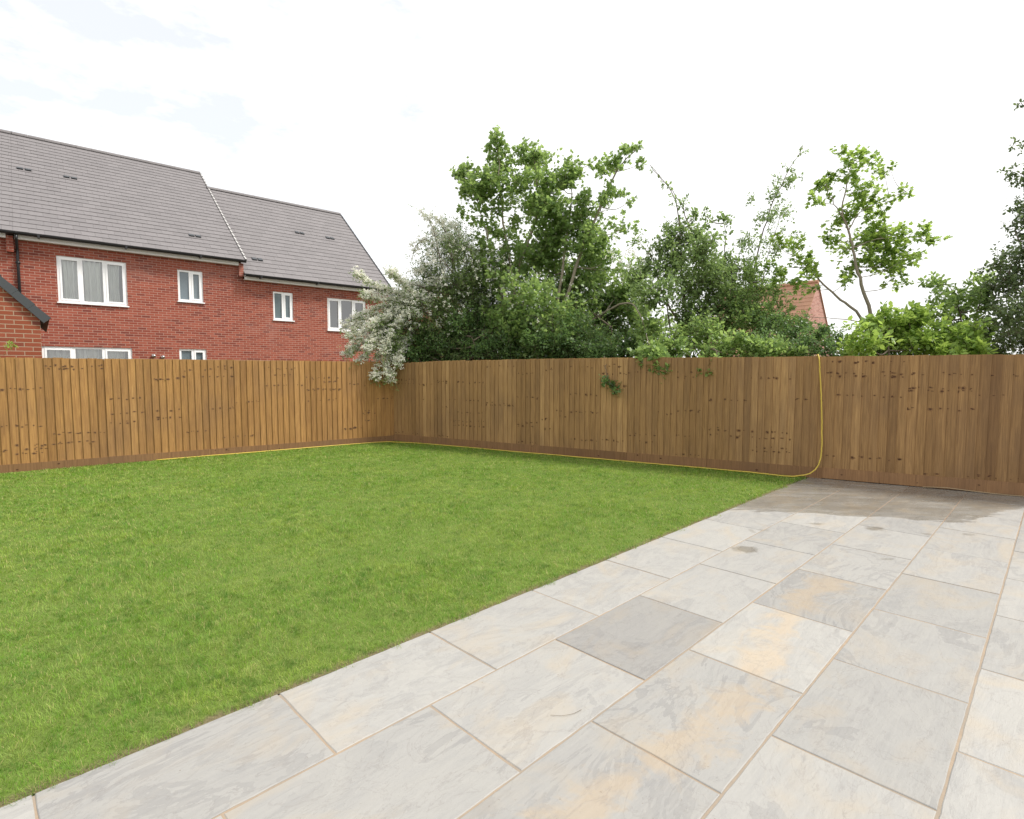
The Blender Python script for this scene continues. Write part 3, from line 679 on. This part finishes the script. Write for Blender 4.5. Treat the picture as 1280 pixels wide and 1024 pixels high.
far_house('distant house with orange tiled roof and pale brick gable, seen between the trees', A, (-.62, .78), 5.5, 2.6, 4.2, (BRICK3, TILEO))
A = at(556, 357, 42.)
far_house('distant grey roofed house just showing behind the white blossom', A, (-.80, .60), 10, 4.2, 3.2, (BRICK, TILE))

# ------------------------------------------------------------------ trees and shrubs
T_SYC = np.array([(0, 0), (.40, .02), (.30, .26), (.56, .52), (.22, .60), (0, 1), (-.22, .60), (-.56, .52), (-.30, .26), (-.40, .02)])
T_OVA = np.array([(0, 0), (.27, .30), (.27, .66), (0, 1), (-.27, .66), (-.27, .30)])
T_LAN = np.array([(0, 0), (.17, .35), (.13, .75), (0, 1), (-.13, .75), (-.17, .35)])
T_PET = np.array([(.5 * math.cos(a * math.pi / 3), .5 * math.sin(a * math.pi / 3)) for a in range(6)])
def unit(v): return v / np.maximum(np.linalg.norm(v, axis=-1, keepdims=True), 1e-6)
def leaf_arrays(P, axis, nrm, size, tpl, curl=.12):
    n = len(P); k = len(tpl); axis = unit(axis); side = unit(np.cross(nrm, axis)); up = np.cross(axis, side)
    x = tpl[:, 0]; y = tpl[:, 1]
    V = P[:, None, :] + size[:, None, None] * (side[:, None, :] * x[None, :, None] + axis[:, None, :] * y[None, :, None] + up[:, None, :] * (-(curl) * (np.abs(x) * 1.2 + y * y))[None, :, None])
    return V.reshape(-1, 3)
class Crown:
    def __init__(s, seed): s.r = np.random.default_rng(seed); s.L = []; s.tw = []
    def leaves(s, P, axis, nrm, size, tone):
        s.L.append((P, axis, nrm, size, tone))
    def shoots(s, base, dirs, length, nodes, leaf, droop=.15, tone=0.5, spread=.7, per=2, hairline=.004, flat=.0):
        r = s.r; n = len(base)
        if n == 0: return
        dirs = unit(dirs); t = (np.arange(nodes) + .6) / nodes
        q = np.broadcast_to(length, (n,))
        bend = r.normal(0, .18, (n, 3))
        pos = lambda tt: base[:, None, :] + dirs[:, None, :] * (q[:, None, None] * tt[None, :, None]) + bend[:, None, :] * (q[:, None, None] * (tt ** 2)[None, :, None]) - np.array([0, 0, 1.]) * (droop * q[:, None, None] * (tt ** 2)[None, :, None])
        Pn = pos(t)
        for tt in [pos(np.array([0, .5, 1.]))]:
            for i in range(n): s.tw.append(tt[i])
        st = np.clip(tone + r.normal(0, .16, n), 0, 1)
        for j in range(per):
            P = Pn.reshape(-1, 3); N = len(P)
            d = np.repeat(dirs, nodes, 0); out_ = unit(r.normal(0, 1, (N, 3)) + np.array([0, 0, .1]))
            ax = unit(d * (.4) + out_ * spread - np.array([0, 0, .18]))
            sz = leaf * r.uniform(.6, 1.2, N)
            P = P + ax * (leaf * .35) * r.uniform(.3, 1.2, (N, 1))
            nr = unit(r.normal(0, .55, (N, 3)) + np.array([0, 0, 1. + flat]))
            tn = np.clip(np.repeat(st, nodes) + r.normal(0, .15, N) + np.tile(np.linspace(-.1, .15, nodes), n), 0, 1)
            s.leaves(P, ax, nr, sz, tn)
    def build(s, name, mat, parent, tpl, org, twmat=None):
        if s.L:
            P, ax, nr, sz, tn = [np.concatenate([l[i] for l in s.L]) for i in range(5)]
            V = leaf_arrays(P - org, ax, nr, sz, tpl); k = len(tpl); n = len(P)
            t = np.repeat(np.stack([tn, s.r.uniform(0, 1, n) ** 3, s.r.uniform(0, 1, n)], 1), k, 0)
            raw_mesh(name, V, np.arange(n * k), np.arange(n) * k, mat, parent, tint=t)
            return n
def twig_mesh(mb, tw, org, r0, r1):
    for p in tw:
        mb.tube([q - org for q in p], [r0, (r0 + r1) / 2, r1], 3, caps=False)

def make_tree(name, label, cat, depth, clumps, stems, leafmat, tpl, leaf, seed, barkmat=BARK, base=None, dens=1., shoot=.9, nodes=6, per=2, droop=.15, up=.6, tone=.5, extra=None, sprays=(), group=None, limb_r=.02, connect=True, flat=0., crown_name='crown', twr=.0035):
    """clumps: (u, v, radius px[, depth][, density]); stems: lists of (u, v[, depth]) with start radius"""
    r = np.random.default_rng(seed); cr = Crown(seed + 1)
    sp = []                                            # skeleton
    tr = MB()
    b = np.array(base) if base is not None else np.array([*at(stems[0][0][0][0], HOR, stems[0][0][0][2] if len(stems[0][0][0]) > 2 else depth)[:2], 0.])
    root = thing(name, label, cat, (b[0], b[1], 0), 0, group); org = np.array([b[0], b[1], 0])
    for pts, r0 in stems:
        W_ = [at(p[0], p[1], p[2] if len(p) > 2 else depth) for p in pts]
        cv = catmull(W_, 6); n = len(cv)
        cv = [c + r.normal(0, .012, 3) for c in cv]
        tr.tube([c - org for c in cv], [max(.006, r0 * (1 - .85 * i / (n - 1))) for i in range(n)], 7)
        sp += cv[2:]
    spA = np.array(sp)
    cen = np.mean([at(c[0], c[1], depth) for c in clumps], 0)
    for c in clumps:
        d = c[3] if len(c) > 3 and c[3] else depth + r.normal(0, .45 * min(1, c[2] / 25)); den = c[4] if len(c) > 4 else 1.
        rw = c[2] / FPX * d; ctr = at(c[0], c[1], d)
        if connect:
            w_ = spA - ctr; cost = np.linalg.norm(w_, axis=1) + np.maximum(0, spA[:, 2] - ctr[2] + .05) * 1.5
            j = int(np.argmin(cost)); a = spA[j]; Lb = np.linalg.norm(ctr - a)
            if Lb > .08:
                mid = (a + ctr) / 2 + np.array([0, 0, -.10 * Lb]) + r.normal(0, .05 * Lb, 3); q = catmull([a, mid, ctr], 4)
                tr.tube([x - org for x in q], [limb_r * (1 - .7 * i / (len(q) - 1)) * (.5 + min(1., rw)) for i in range(len(q))], 5, caps=False)
        # shoots start on the clump's inside and fill it
        n = max(3, int(dens * den * 55 * (rw / .4) ** 2 * (.9 / shoot) * (.11 / leaf) ** 1.2))
        u_ = unit(r.normal(0, 1, (n, 3))); rad = rw * r.uniform(0, 1, (n, 1)) ** .55
        ns = max(2, int(2 + rw * 7)); sc_ = unit(r.normal(0, 1, (ns, 3))) * (rw * r.uniform(.15, 1., (ns, 1)) ** .6)
        pick = r.integers(0, ns, n); loose = r.uniform(0, 1, (n, 1)) < .28
        u_ = np.where(loose, u_, unit(sc_[pick] + r.normal(0, .25 * rw, (n, 3))))
        bs = ctr + np.where(loose, u_ * rad * 1.1, sc_[pick] * .85 + r.normal(0, .22 * rw + .02, (n, 3)))
        sl_ = np.minimum(shoot * rw, 10 * leaf) * r.uniform(.6, 1.2, n)
        dr = u_ * .8 + r.normal(0, .45, (n, 3)) + np.array([0, 0, up])
        cr.shoots(bs - unit(dr) * sl_[:, None] * .5, dr, sl_, nodes, leaf, droop, tone=float(np.clip(tone + r.normal(0, .14), .05, .95)), per=per, flat=flat)
    for (pts, ln, dn) in sprays:                       # explicit leafy shoots
        W_ = catmull([at(p[0], p[1], p[2] if len(p) > 2 else depth) for p in pts], 8); Wn = np.array(W_)
        tr.tube([c - org for c in W_], [.012 * (1 - .8 * i / (len(W_) - 1)) + .002 for i in range(len(W_))], 4, caps=False)
        idx = r.integers(0, len(Wn), dn); dv = unit(np.gradient(Wn, axis=0))[idx]
        cr.shoots(Wn[idx] + r.normal(0, .02, (dn, 3)), dv * .7 + r.normal(0, .6, (dn, 3)), np.full(dn, ln) * r.uniform(.5, 1.2, dn), 3, leaf, .2, tone=tone, per=2)
    if extra: extra(root, org, r, tr)
    twig_mesh(tr, cr.tw[::2], org, twr, twr * .4)
    tr.build('trunk', barkmat, root, True)
    n = cr.build(crown_name, leafmat, root, tpl, org)
    print(name, n)
    return root

# --- white hawthorn at the fence corner
haw_sprays = [
 [(545, 400), (505, 372), (470, 358), (443, 342)], [(540, 395), (500, 378), (470, 374), (452, 368)], [(535, 400), (490, 384), (452, 394), (426, 412)], [(525, 395), (480, 392), (450, 404), (434, 424)],
 [(530, 405), (485, 402), (455, 415), (436, 438)], [(520, 410), (480, 410), (450, 432), (430, 446)], [(525, 415), (490, 412), (465, 436), (446, 456)], [(530, 420), (500, 415), (478, 440), (468, 462), (470, 474)],
 [(535, 415), (505, 420), (490, 442), (484, 462), (490, 477)], [(520, 400), (490, 400), (470, 420), (456, 440)], [(540, 390), (515, 390), (490, 415), (476, 446)], [(535, 430), (510, 425), (500, 445), (497, 458)],
 [(545, 380), (520, 372), (500, 352), (487, 338)], [(550, 375), (530, 360), (515, 356), (505, 362)], [(555, 350), (545, 300), (536, 275), (524, 262)], [(565, 340), (548, 318), (534, 300), (521, 306), (516, 320)],
 [(560, 360), (540, 345), (528, 338), (515, 346)], [(570, 340), (560, 300), (552, 280), (540, 270)], [(575, 350), (570, 320), (562, 300), (553, 300)], [(530, 390), (505, 395), (480, 398), (462, 408)],
 [(555, 365), (540, 372), (527, 382), (515, 400)], [(580, 365), (560, 350), (548, 350), (540, 362)], [(585, 330), (575, 300), (570, 285), (560, 284)], [(600, 340), (592, 318), (580, 306), (572, 312)],
]
def haw_blossom(root, org, r, tr):
    cr = Crown(77); fl = Crown(78); lf = Crown(79)
    for i, pts in enumerate(haw_sprays):
        n0 = len(pts); dbase = 13.1
        low = pts[-1][1] > 440
        W_ = [at(p[0], p[1], dbase - (.95 if pts[-1][0] < 505 else .2) * (k / (n0 - 1)) + r.normal(0, .08)) for k, p in enumerate(pts)]
        cv = np.array(catmull(W_, 10))
        tr.tube([c - org for c in cv], [.014 * (1 - .8 * k / (len(cv) - 1)) + .002 for k in range(len(cv))], 5, caps=False)
        den = 1.0 if pts[-1][0] < 505 else .3
        N = int(95 * den); idx = (r.uniform(.22, 1, N) * (len(cv) - 1)).astype(int)
        sub = cv[idx] + r.normal(0, .075, (N, 3)) * np.array([1, 1, .8])
        dv = unit(np.gradient(cv, axis=0))[idx] + r.normal(0, .6, (N, 3))
        lf.shoots(sub, dv, r.uniform(.06, .14, N), 4, .034, .2, tone=.6, per=2)
        M = int(170 * den); idx = (r.uniform(.3, 1, M) * (len(cv) - 1)).astype(int)
        ctr = cv[idx] + r.normal(0, .06, (M, 3)) * np.array([1, 1, .7]) + np.array([0, 0, .03])
        K = 12
        P = np.repeat(ctr, K, 0) + r.normal(0, .022, (M * K, 3)) * np.array([1.2, 1.2, .7])
        fl.leaves(P, r.normal(0, 1, (M * K, 3)), unit(r.normal(0, .5, (M * K, 3)) + np.array([-.1, -.5, .8])), r.uniform(.022, .034, M * K), r.uniform(0, 1, M * K))
    # blossom clusters scattered over the crown behind
    for (u, v, rp_, dn) in ((560, 310, 30, 22), (585, 330, 32, 20), (545, 345, 28, 26), (525, 375, 25, 40), (560, 375, 35, 24), (505, 395, 26, 90), (480, 415, 22, 110), (600, 360, 35, 14), (560, 410, 35, 12), (540, 320, 18, 18), (620, 330, 25, 20), (490, 430, 18, 80), (640, 370, 40, 20), (780, 330, 28, 26), (690, 400, 60, 16), (800, 320, 20, 14)):
        ctr = at(u, v, 12.9 if u < 700 else 12.2); rw = rp_ / FPX * 13; M = int(dn * 1.6)
        c_ = ctr + unit(r.normal(0, 1, (M, 3))) * rw * r.uniform(.3, 1, (M, 1)) - np.array([0, .25, 0]); K = 10
        P = np.repeat(c_, K, 0) + r.normal(0, .022, (M * K, 3))
        fl.leaves(P, r.normal(0, 1, (M * K, 3)), unit(r.normal(0, .5, (M * K, 3)) + np.array([-.1, -.5, .8])), r.uniform(.02, .032, M * K), r.uniform(0, 1, M * K))
    fl.build('blossom', PETAL, root, T_PET, org); lf.build('spray_leaves', L_HAW, root, T_OVA, org); twig_mesh(tr, lf.tw[::3], org, .003, .001)
make_tree('hawthorn_tree', 'white flowering hawthorn drooping its blossom over the fence corner', 'tree', 13.4,
 [(565, 305, 30, 0, .8), (590, 320, 30, 0, .9), (545, 345, 30, 0, .9), (525, 380, 30), (570, 365, 42), (505, 405, 30), (490, 425, 24), (565, 410, 40), (530, 425, 30), (610, 350, 36), (600, 395, 40), (545, 440, 24), (620, 420, 36), (585, 440, 30)],
 [([(560, 640), (558, 470), (560, 400), (565, 330), (555, 290)], .07), ([(560, 440), (590, 380), (610, 330)], .045), ([(558, 470), (530, 410), (500, 400)], .05), ([(560, 420), (540, 370), (545, 330)], .035)],
 L_HAW, T_OVA, .042, 21, dens=1.15, shoot=.8, nodes=6, extra=haw_blossom, tone=.5, limb_r=.014)

# --- big multi-stemmed maple
make_tree('maple_tree', 'tall multi-stemmed green maple, the highest tree behind the fence', 'tree', 13.2,
 [(620, 172, 10), (622, 190, 14), (628, 210, 18), (585, 216, 15), (578, 224, 10), (600, 238, 24), (640, 232, 22), (612, 222, 16), (657, 195, 14), (668, 188, 14), (676, 205, 20), (684, 225, 20), (690, 250, 22), (655, 255, 22), (584, 244, 14), (614, 288, 13), (640, 272, 14, 0, .6), (592, 270, 12, 0, .4),
  (672, 262, 18), (700, 285, 26), (676, 305, 30), (715, 212, 15), (708, 222, 12), (728, 245, 16, 0, .7), (722, 275, 24), (745, 300, 22), (728, 300, 20), (758, 262, 15, 0, .6), (752, 212, 13, 0, .7), (740, 205, 8, 0, .6), (770, 204, 11), (783, 194, 9), (792, 186, 7), (797, 207, 8, 0, .7), (765, 238, 14, 0, .6), (756, 245, 12, 0, .6),
  (690, 340, 36), (650, 320, 22, 0, .6), (740, 335, 30), (660, 375, 36), (720, 380, 42), (775, 365, 34), (645, 415, 38), (700, 420, 44), (760, 420, 42), (800, 405, 30), (610, 410, 32), (810, 432, 20), (600, 302, 16, 0, .55), (620, 318, 16, 0, .5), (606, 285, 12, 0, .4), (640, 300, 16, 0, .6), (618, 262, 14, 0, .5), (612, 345, 20, 0, .6), (575, 262, 9, 0, .4), (700, 228, 12, 0, .6), (790, 250, 8, 0, .4), (780, 285, 14, 0, .5), (790, 330, 18, 0, .5), (635, 350, 22, 0, .7), (765, 320, 18, 0, .5), (600, 330, 20, 0, .4), (670, 440, 30), (740, 440, 30),
  (818, 448, 15, 9.55, 2.2), (826, 462, 12, 9.45, 2.4), (808, 456, 9, 9.5, 2.4), (832, 470, 6, 9.45, 2.), (832, 452, 9, 9.5, 2.5), (812, 446, 12, 9.6, 2.), (800, 444, 10, 9.8, 2.)],
 [([(640, 640), (640, 460), (637, 395), (650, 330), (672, 262), (668, 196)], .085), ([(638, 410), (620, 340), (605, 280), (588, 222)], .04), ([(645, 370), (632, 300), (626, 240), (621, 168)], .04),
  ([(690, 640), (690, 460), (715, 350), (745, 270), (770, 215), (796, 186)], .06), ([(690, 440), (702, 340), (712, 270), (716, 215)], .045), ([(690, 450), (740, 400), (790, 380, 12.2), (815, 440, 9.7)], .04)],
 L_SYC, T_SYC, .088, 31, barkmat=BARKL, dens=.82, shoot=.85, nodes=5, up=.7, tone=.55, flat=-.3)
make_tree('leafy_sprig', 'small leafy sprig dangling alone on the face of the right fence', 'plant', 9.75,
 [(763, 480, 9, 9.78), (768, 488, 6, 9.76), (757, 475, 5, 9.8)], [([(756, 446, 9.95), (757, 462, 9.82), (763, 484, 9.78)], .006)], L_DRK, T_OVA, .07, 35, base=(*(at(756, 446, 9.95)[:2]), 0), dens=2.2, nodes=3, limb_r=.004, tone=.6)

# --- dark shrubs behind the corner and under the maple
make_tree('dark_shrub', 'dense dark green shrub above the fence, under the maple', 'shrub', 12.3,
 [(520, 438, 20, 12.9), (550, 432, 22, 12.9), (582, 416, 32, 12.8), (620, 436, 22, 12.4), (652, 420, 30, 12.5), (690, 438, 20, 11.9), (722, 418, 34, 12.1), (760, 436, 24, 11.4), (600, 438, 14, 12.3), (672, 430, 16, 11.9), (706, 428, 14, 11.6), (742, 440, 16, 11.3), (790, 438, 22, 11.2), (640, 400, 30, 13.8), (700, 395, 40, 14.2), (600, 400, 30, 14.2), (760, 395, 36, 13.8), (560, 400, 28, 14.2), (500, 452, 20, 13.2), (530, 455, 20, 13.2), (565, 455, 20, 13.), (600, 455, 20, 12.8), (635, 455, 20, 12.5), (670, 455, 20, 12.2), (705, 455, 20, 11.9), (740, 455, 20, 11.6), (775, 455, 20, 11.4), (660, 350, 26, 14.6, .6), (720, 345, 28, 14.6, .6)],
 [([(600, 640), (600, 470), (590, 420)], .04), ([(700, 640), (700, 470), (700, 410)], .04), ([(760, 640), (762, 470), (765, 410)], .04)],
 L_DRK, T_OVA, .065, 41, dens=1.25, shoot=.8, tone=.5)

# --- bushy elder left of the thin tree
make_tree('elder_tree', 'rounded bushy elder with upright bare twigs, right of the tall maple', 'tree', 11.6,
 [(815, 325, 18, 0, .6), (850, 300, 24), (838, 328, 28), (875, 320, 28), (905, 345, 24), (860, 360, 38), (820, 365, 26), (900, 385, 30), (925, 365, 20, 0, .7), (862, 392, 30, 0, .8), (835, 290, 12, 0, .5), (868, 272, 9, 0, .6), (880, 268, 8, 0, .6), (905, 277, 9, 0, .6), (852, 258, 8, 0, .5), (800, 345, 20, 0, .5), (930, 335, 14, 0, .4), (798, 300, 12, 0, .3)],
 [([(860, 640), (860, 470), (858, 400), (852, 330), (850, 285)], .05), ([(858, 420), (830, 370), (815, 320)], .03), ([(870, 470), (890, 400), (905, 340), (906, 280)], .035), ([(862, 420), (870, 340), (858, 270), (836, 236), (812, 207)], .018), ([(845, 470), (836, 400), (828, 340)], .03)],
 L_HAW, T_OVA, .075, 51, dens=1.1, shoot=.85, tone=.6, sprays=[([(850, 285), (842, 245), (815, 208)], .06, 14), ([(870, 300), (884, 280), (912, 272)], .08, 18)], barkmat=BARK)
make_tree('viburnum_shrub', 'low leafy green shrub spilling over the fence below the elder', 'shrub', 10.3,
 [(835, 428, 22, 10.2), (870, 425, 22), (905, 428, 20, 9.9), (850, 440, 16, 10.0), (888, 440, 16, 9.8), (810, 415, 20, 10.6), (925, 432, 16, 9.6), (893, 456, 9, 9.02, 2.5), (905, 461, 7, 8.96, 2.5), (884, 464, 6, 9.02, 2.5), (880, 452, 8, 9.1, 2.), (945, 436, 16, 9.6), (965, 438, 16, 9.5), (990, 440, 14, 9.4)],
 [([(860, 640), (862, 470), (868, 425)], .03), ([(880, 470), (890, 435, 9.6), (896, 446, 9.1)], .012), ([(830, 470), (830, 430)], .02)],
 L_SYC, T_OVA, .085, 55, dens=1.2, tone=.6)
# --- thin feathery tree
make_tree('birch_tree', 'slender thin tree with sparse small leaves, left of the pale maple', 'tree', 12.,
 [(945, 300, 17, 0, .7), (957, 272, 16, 0, .8), (972, 240, 14, 0, .7), (985, 225, 11, 0, .7), (977, 262, 14, 0, .6), (962, 312, 16, 0, .6), (938, 330, 16, 0, .6), (1001, 188, 6, 0, .6), (992, 292, 8, 0, .5), (952, 345, 18, 0, .5), (925, 300, 9, 0, .6), (978, 290, 10, 0, .5), (966, 222, 8, 0, .4), (988, 208, 7, 0, .5), (945, 250, 9, 0, .4), (940, 380, 18, 0, .6), (970, 360, 16, 0, .5)],
 [([(925, 640), (928, 460), (938, 380), (948, 310), (972, 240), (1004, 183)], .03), ([(932, 640), (938, 440), (955, 340), (975, 270)], .02), ([(935, 400), (930, 330), (924, 300)], .012)],
 L_HAW, T_OVA, .055, 61, dens=.75, shoot=.9, tone=.75, limb_r=.008)
# --- pale open maple
make_tree('green_shrub', 'tangled green thicket in front of the orange tiled roof, between elder and pale maple', 'shrub', 11.4,
 [(925, 400, 24), (945, 390, 22), (965, 400, 22), (985, 405, 20), (950, 360, 20, 0, .8), (930, 345, 18, 0, .7), (970, 375, 16, 0, .7), (1000, 412, 18), (1030, 422, 16), (915, 370, 20), (940, 420, 24), (975, 425, 22), (1010, 430, 18), (960, 340, 12, 0, .5), (905, 410, 24), (880, 415, 24), (850, 420, 22), (1055, 425, 14), (990, 385, 9, 0, .5)],
 [([(950, 640), (950, 470), (945, 400), (935, 345)], .03), ([(985, 640), (985, 470), (978, 410), (972, 372)], .025), ([(905, 640), (905, 470), (905, 400)], .025)],
 L_SYC, T_OVA, .06, 65, dens=1.0, tone=.45)
make_tree('maple_tree', 'open pale green maple with bare slanting limbs and layered clumps of leaves', 'tree', 11.,
 [(1060, 196, 13), (1075, 199, 11), (1092, 201, 9), (1112, 209, 8), (1105, 210, 6), (1066, 215, 12), (1036, 219, 11), (1024, 234, 11), (1020, 248, 9), (1034, 248, 7), (1074, 238, 17), (1062, 226, 10), (1094, 246, 10), (1124, 240, 8), (1137, 236, 7), (1112, 252, 7), (1056, 262, 13), (1082, 262, 14), (1040, 274, 11), (1102, 275, 10), (1092, 278, 10), (1034, 297, 11), (1046, 300, 8), (1070, 302, 18), (1098, 302, 22), (1122, 298, 20), (1150, 292, 12), (1163, 298, 11), (1112, 326, 20), (1088, 330, 18), (1060, 335, 15), (1136, 320, 15), (1060, 350, 9), (1116, 346, 11), (1122, 352, 8), (1085, 300, 12),
  (992, 308, 12), (1004, 328, 13), (1022, 340, 11), (972, 306, 9), (962, 328, 8), (1014, 318, 9), (998, 350, 11), (975, 345, 10), (1010, 362, 10, 0, .7)],
 [([(1120, 640), (1110, 470), (1088, 392), (1073, 340), (1064, 300), (1053, 262), (1066, 200)], .05), ([(1105, 460), (1075, 396), (1040, 366), (1012, 338), (994, 318)], .035), ([(1066, 310), (1095, 300), (1150, 296)], .018), ([(1060, 290), (1080, 262), (1132, 240)], .014), ([(1058, 280), (1040, 250), (1030, 225)], .014), ([(1078, 402), (1040, 398), (1000, 396)], .012)],
 L_BRI, T_SYC, .085, 71, barkmat=BARKL, dens=.8, shoot=.9, nodes=4, up=.2, droop=.3, tone=.35, flat=1., limb_r=.012)
# --- shrubs and big tree on the right
make_tree('laurel_shrub', 'bright yellow-green shrub just above the fence, under the pale maple', 'shrub', 9.2,
 [(1075, 428, 22), (1105, 415, 26), (1145, 408, 24), (1185, 418, 24, 8.9), (1115, 395, 14), (1155, 392, 14), (1065, 440, 14, 9.), (1210, 430, 18, 8.6), (1150, 432, 22), (1105, 438, 18), (1085, 405, 14), (1225, 440, 12, 8.4), (1185, 440, 16, 8.6)],
 [([(1110, 640), (1110, 470), (1112, 420)], .04), ([(1170, 640), (1170, 470), (1172, 425)], .04)],
 L_BRI, T_OVA, .10, 81, dens=1.25, tone=.6, shoot=.8, flat=.4)
make_tree('dark_shrub', 'low dark hedge shrub behind the fence beside the hung hose', 'shrub', 9.8,
 [(945, 432, 20), (975, 432, 20), (1005, 434, 18, 9.5), (1035, 436, 16, 9.3), (960, 408, 18, 10.4), (990, 412, 18, 10.2), (1020, 418, 14, 9.9), (1045, 425, 12), (1120, 440, 22, 9.8), (1160, 442, 22, 9.6), (1200, 444, 18, 9.2), (950, 455, 18, 10.), (985, 455, 18, 9.8), (1020, 455, 16, 9.6), (1055, 452, 16, 9.4), (1090, 455, 18, 9.4), (1130, 457, 18, 9.4)],
 [([(960, 640), (960, 470), (962, 420)], .03), ([(1010, 640), (1010, 470), (1012, 430)], .03)],
 L_DRK, T_OVA, .055, 85, dens=1.2, tone=.55)
make_tree('green_shrub', 'loose mid-green shrub between the pale maple and the dark tree at the right edge', 'shrub', 10.,
 [(1163, 352, 8), (1178, 352, 12), (1196, 366, 14), (1218, 358, 14), (1180, 375, 14), (1205, 385, 18), (1228, 380, 16), (1165, 372, 8, 0, .6), (1235, 350, 12), (1190, 400, 16), (1225, 405, 18), (1170, 392, 12), (1200, 425, 20), (1230, 430, 18)],
 [([(1210, 640), (1208, 470), (1202, 400), (1185, 355)], .03), ([(1208, 440), (1222, 390), (1232, 352)], .025)],
 L_SYC, T_OVA, .085, 91, dens=.9, tone=.65)
make_tree('dark_tree', 'tall dark reddish-green tree at the right edge of the picture', 'tree', 9.4,
 [(1284, 118, 10, 0, .5), (1276, 128, 6, 0, .4), (1278, 182, 12, 0, .4), (1270, 214, 10, 0, .7), (1283, 225, 14), (1290, 255, 20), (1276, 262, 10), (1268, 285, 6, 0, .6), (1283, 290, 16), (1270, 318, 20), (1250, 328, 14), (1286, 345, 30), (1256, 360, 22), (1284, 390, 34), (1258, 400, 24), (1282, 430, 30), (1252, 432, 18), (1262, 340, 14), (1310, 210, 24), (1320, 280, 40), (1325, 360, 45), (1330, 430, 40), (1370, 300, 60), (1375, 400, 60), (1340, 160, 30), (1246, 380, 12), (1240, 410, 14, 0, .8), (1238, 440, 16)],
 [([(1335, 640), (1335, 470), (1328, 380), (1310, 280), (1298, 190), (1284, 120)], .09), ([(1330, 440), (1295, 390), (1262, 350)], .04), ([(1325, 350), (1295, 310), (1270, 300)], .03), ([(1330, 400), (1370, 330), (1375, 290)], .05)],
 L_RED, T_OVA, .06, 95, dens=.95, tone=.4)
make_tree('garden_shrub', 'little sprig of pale green leaves above the left fence at the left edge', 'shrub', 9.1,
 [(2, 433, 7), (-10, 436, 10), (12, 430, 4, 0, 1.5), (-22, 440, 12)], [([(-12, 640), (-12, 470), (-6, 436)], .012)], L_BRI, T_LAN, .06, 97, dens=1.4, tone=.7, limb_r=.005)

# ------------------------------------------------------------------ hose and bits
def fpt(u, z, out_):                              # on the right fence, seen at column u
    r = ray(u, HOR)[:2]; t = float(np.linalg.solve(np.array([r, -FD]).T, FA)[0]); q = r * t - FN * out_; return np.array([q[0], q[1], z])
def lpt(u, z, out_):
    r = ray(u, HOR)[:2]; t = float(np.linalg.solve(np.array([r, -LD]).T, LA)[0]); q = r * t - LN * out_; return np.array([q[0], q[1], z])
hp = [fpt(1016, 1.45, -.10), fpt(1018, 1.72, -.07), fpt(1021, 1.845, -.01), fpt(1023.5, 1.79, .045), fpt(1025, 1.6, .05), fpt(1028, 1.2, .055), fpt(1030, .8, .06), fpt(1031, .45, .07), fpt(1028, .22, .10), fpt(1019, .09, .14), fpt(1006, .04, .17), fpt(990, .013, .17),
      fpt(960, .013, .13), fpt(920, .013, .10), fpt(870, .013, .09), fpt(820, .013, .10), fpt(770, .013, .09), fpt(700, .013, .09), fpt(640, .013, .11), fpt(580, .013, .09), fpt(530, .013, .12), fpt(503, .013, .25), lpt(478, .013, .16), lpt(440, .013, .09), lpt(380, .013, .08), lpt(320, .013, .10), lpt(250, .013, .08), lpt(190, .013, .09)]
m = MB(); m.tube([q_ + rng.normal(0, .0016, 3) * [1, 1, .6] for q_ in catmull(hp, 8)], .0095, 8); tag(m.build('garden_hose', HOSE, smooth=True), 'yellow garden hose hung over the right fence and trailing along its foot', 'hose')
m = MB(); sp_ = [fpt(1160, .012, .06), fpt(1190, .03, .075), fpt(1222, .016, .07), fpt(1262, .010, .09), fpt(1290, .010, .08)]
m.tube(catmull(sp_, 6), .006, 5); tag(m.build('wood_strip', STRAW), 'thin tan strip of wood lying on wet paving at the foot of the right fence', 'strip')
m = MB(); sp_ = [gnd(688, 895) + [0, 0, .004], gnd(702, 896) + [0, 0, .006], gnd(716, 893.5) + [0, 0, .005], gnd(727, 888) + [0, 0, .004]]
m.tube(catmull(sp_, 6), [.0008] * 19, 5); tag(m.build('hairline', BARK), 'thin raised strand added to stand for a stone vein in a dry paving slab', 'hairline')  # added strand in place of a natural vein in the slab
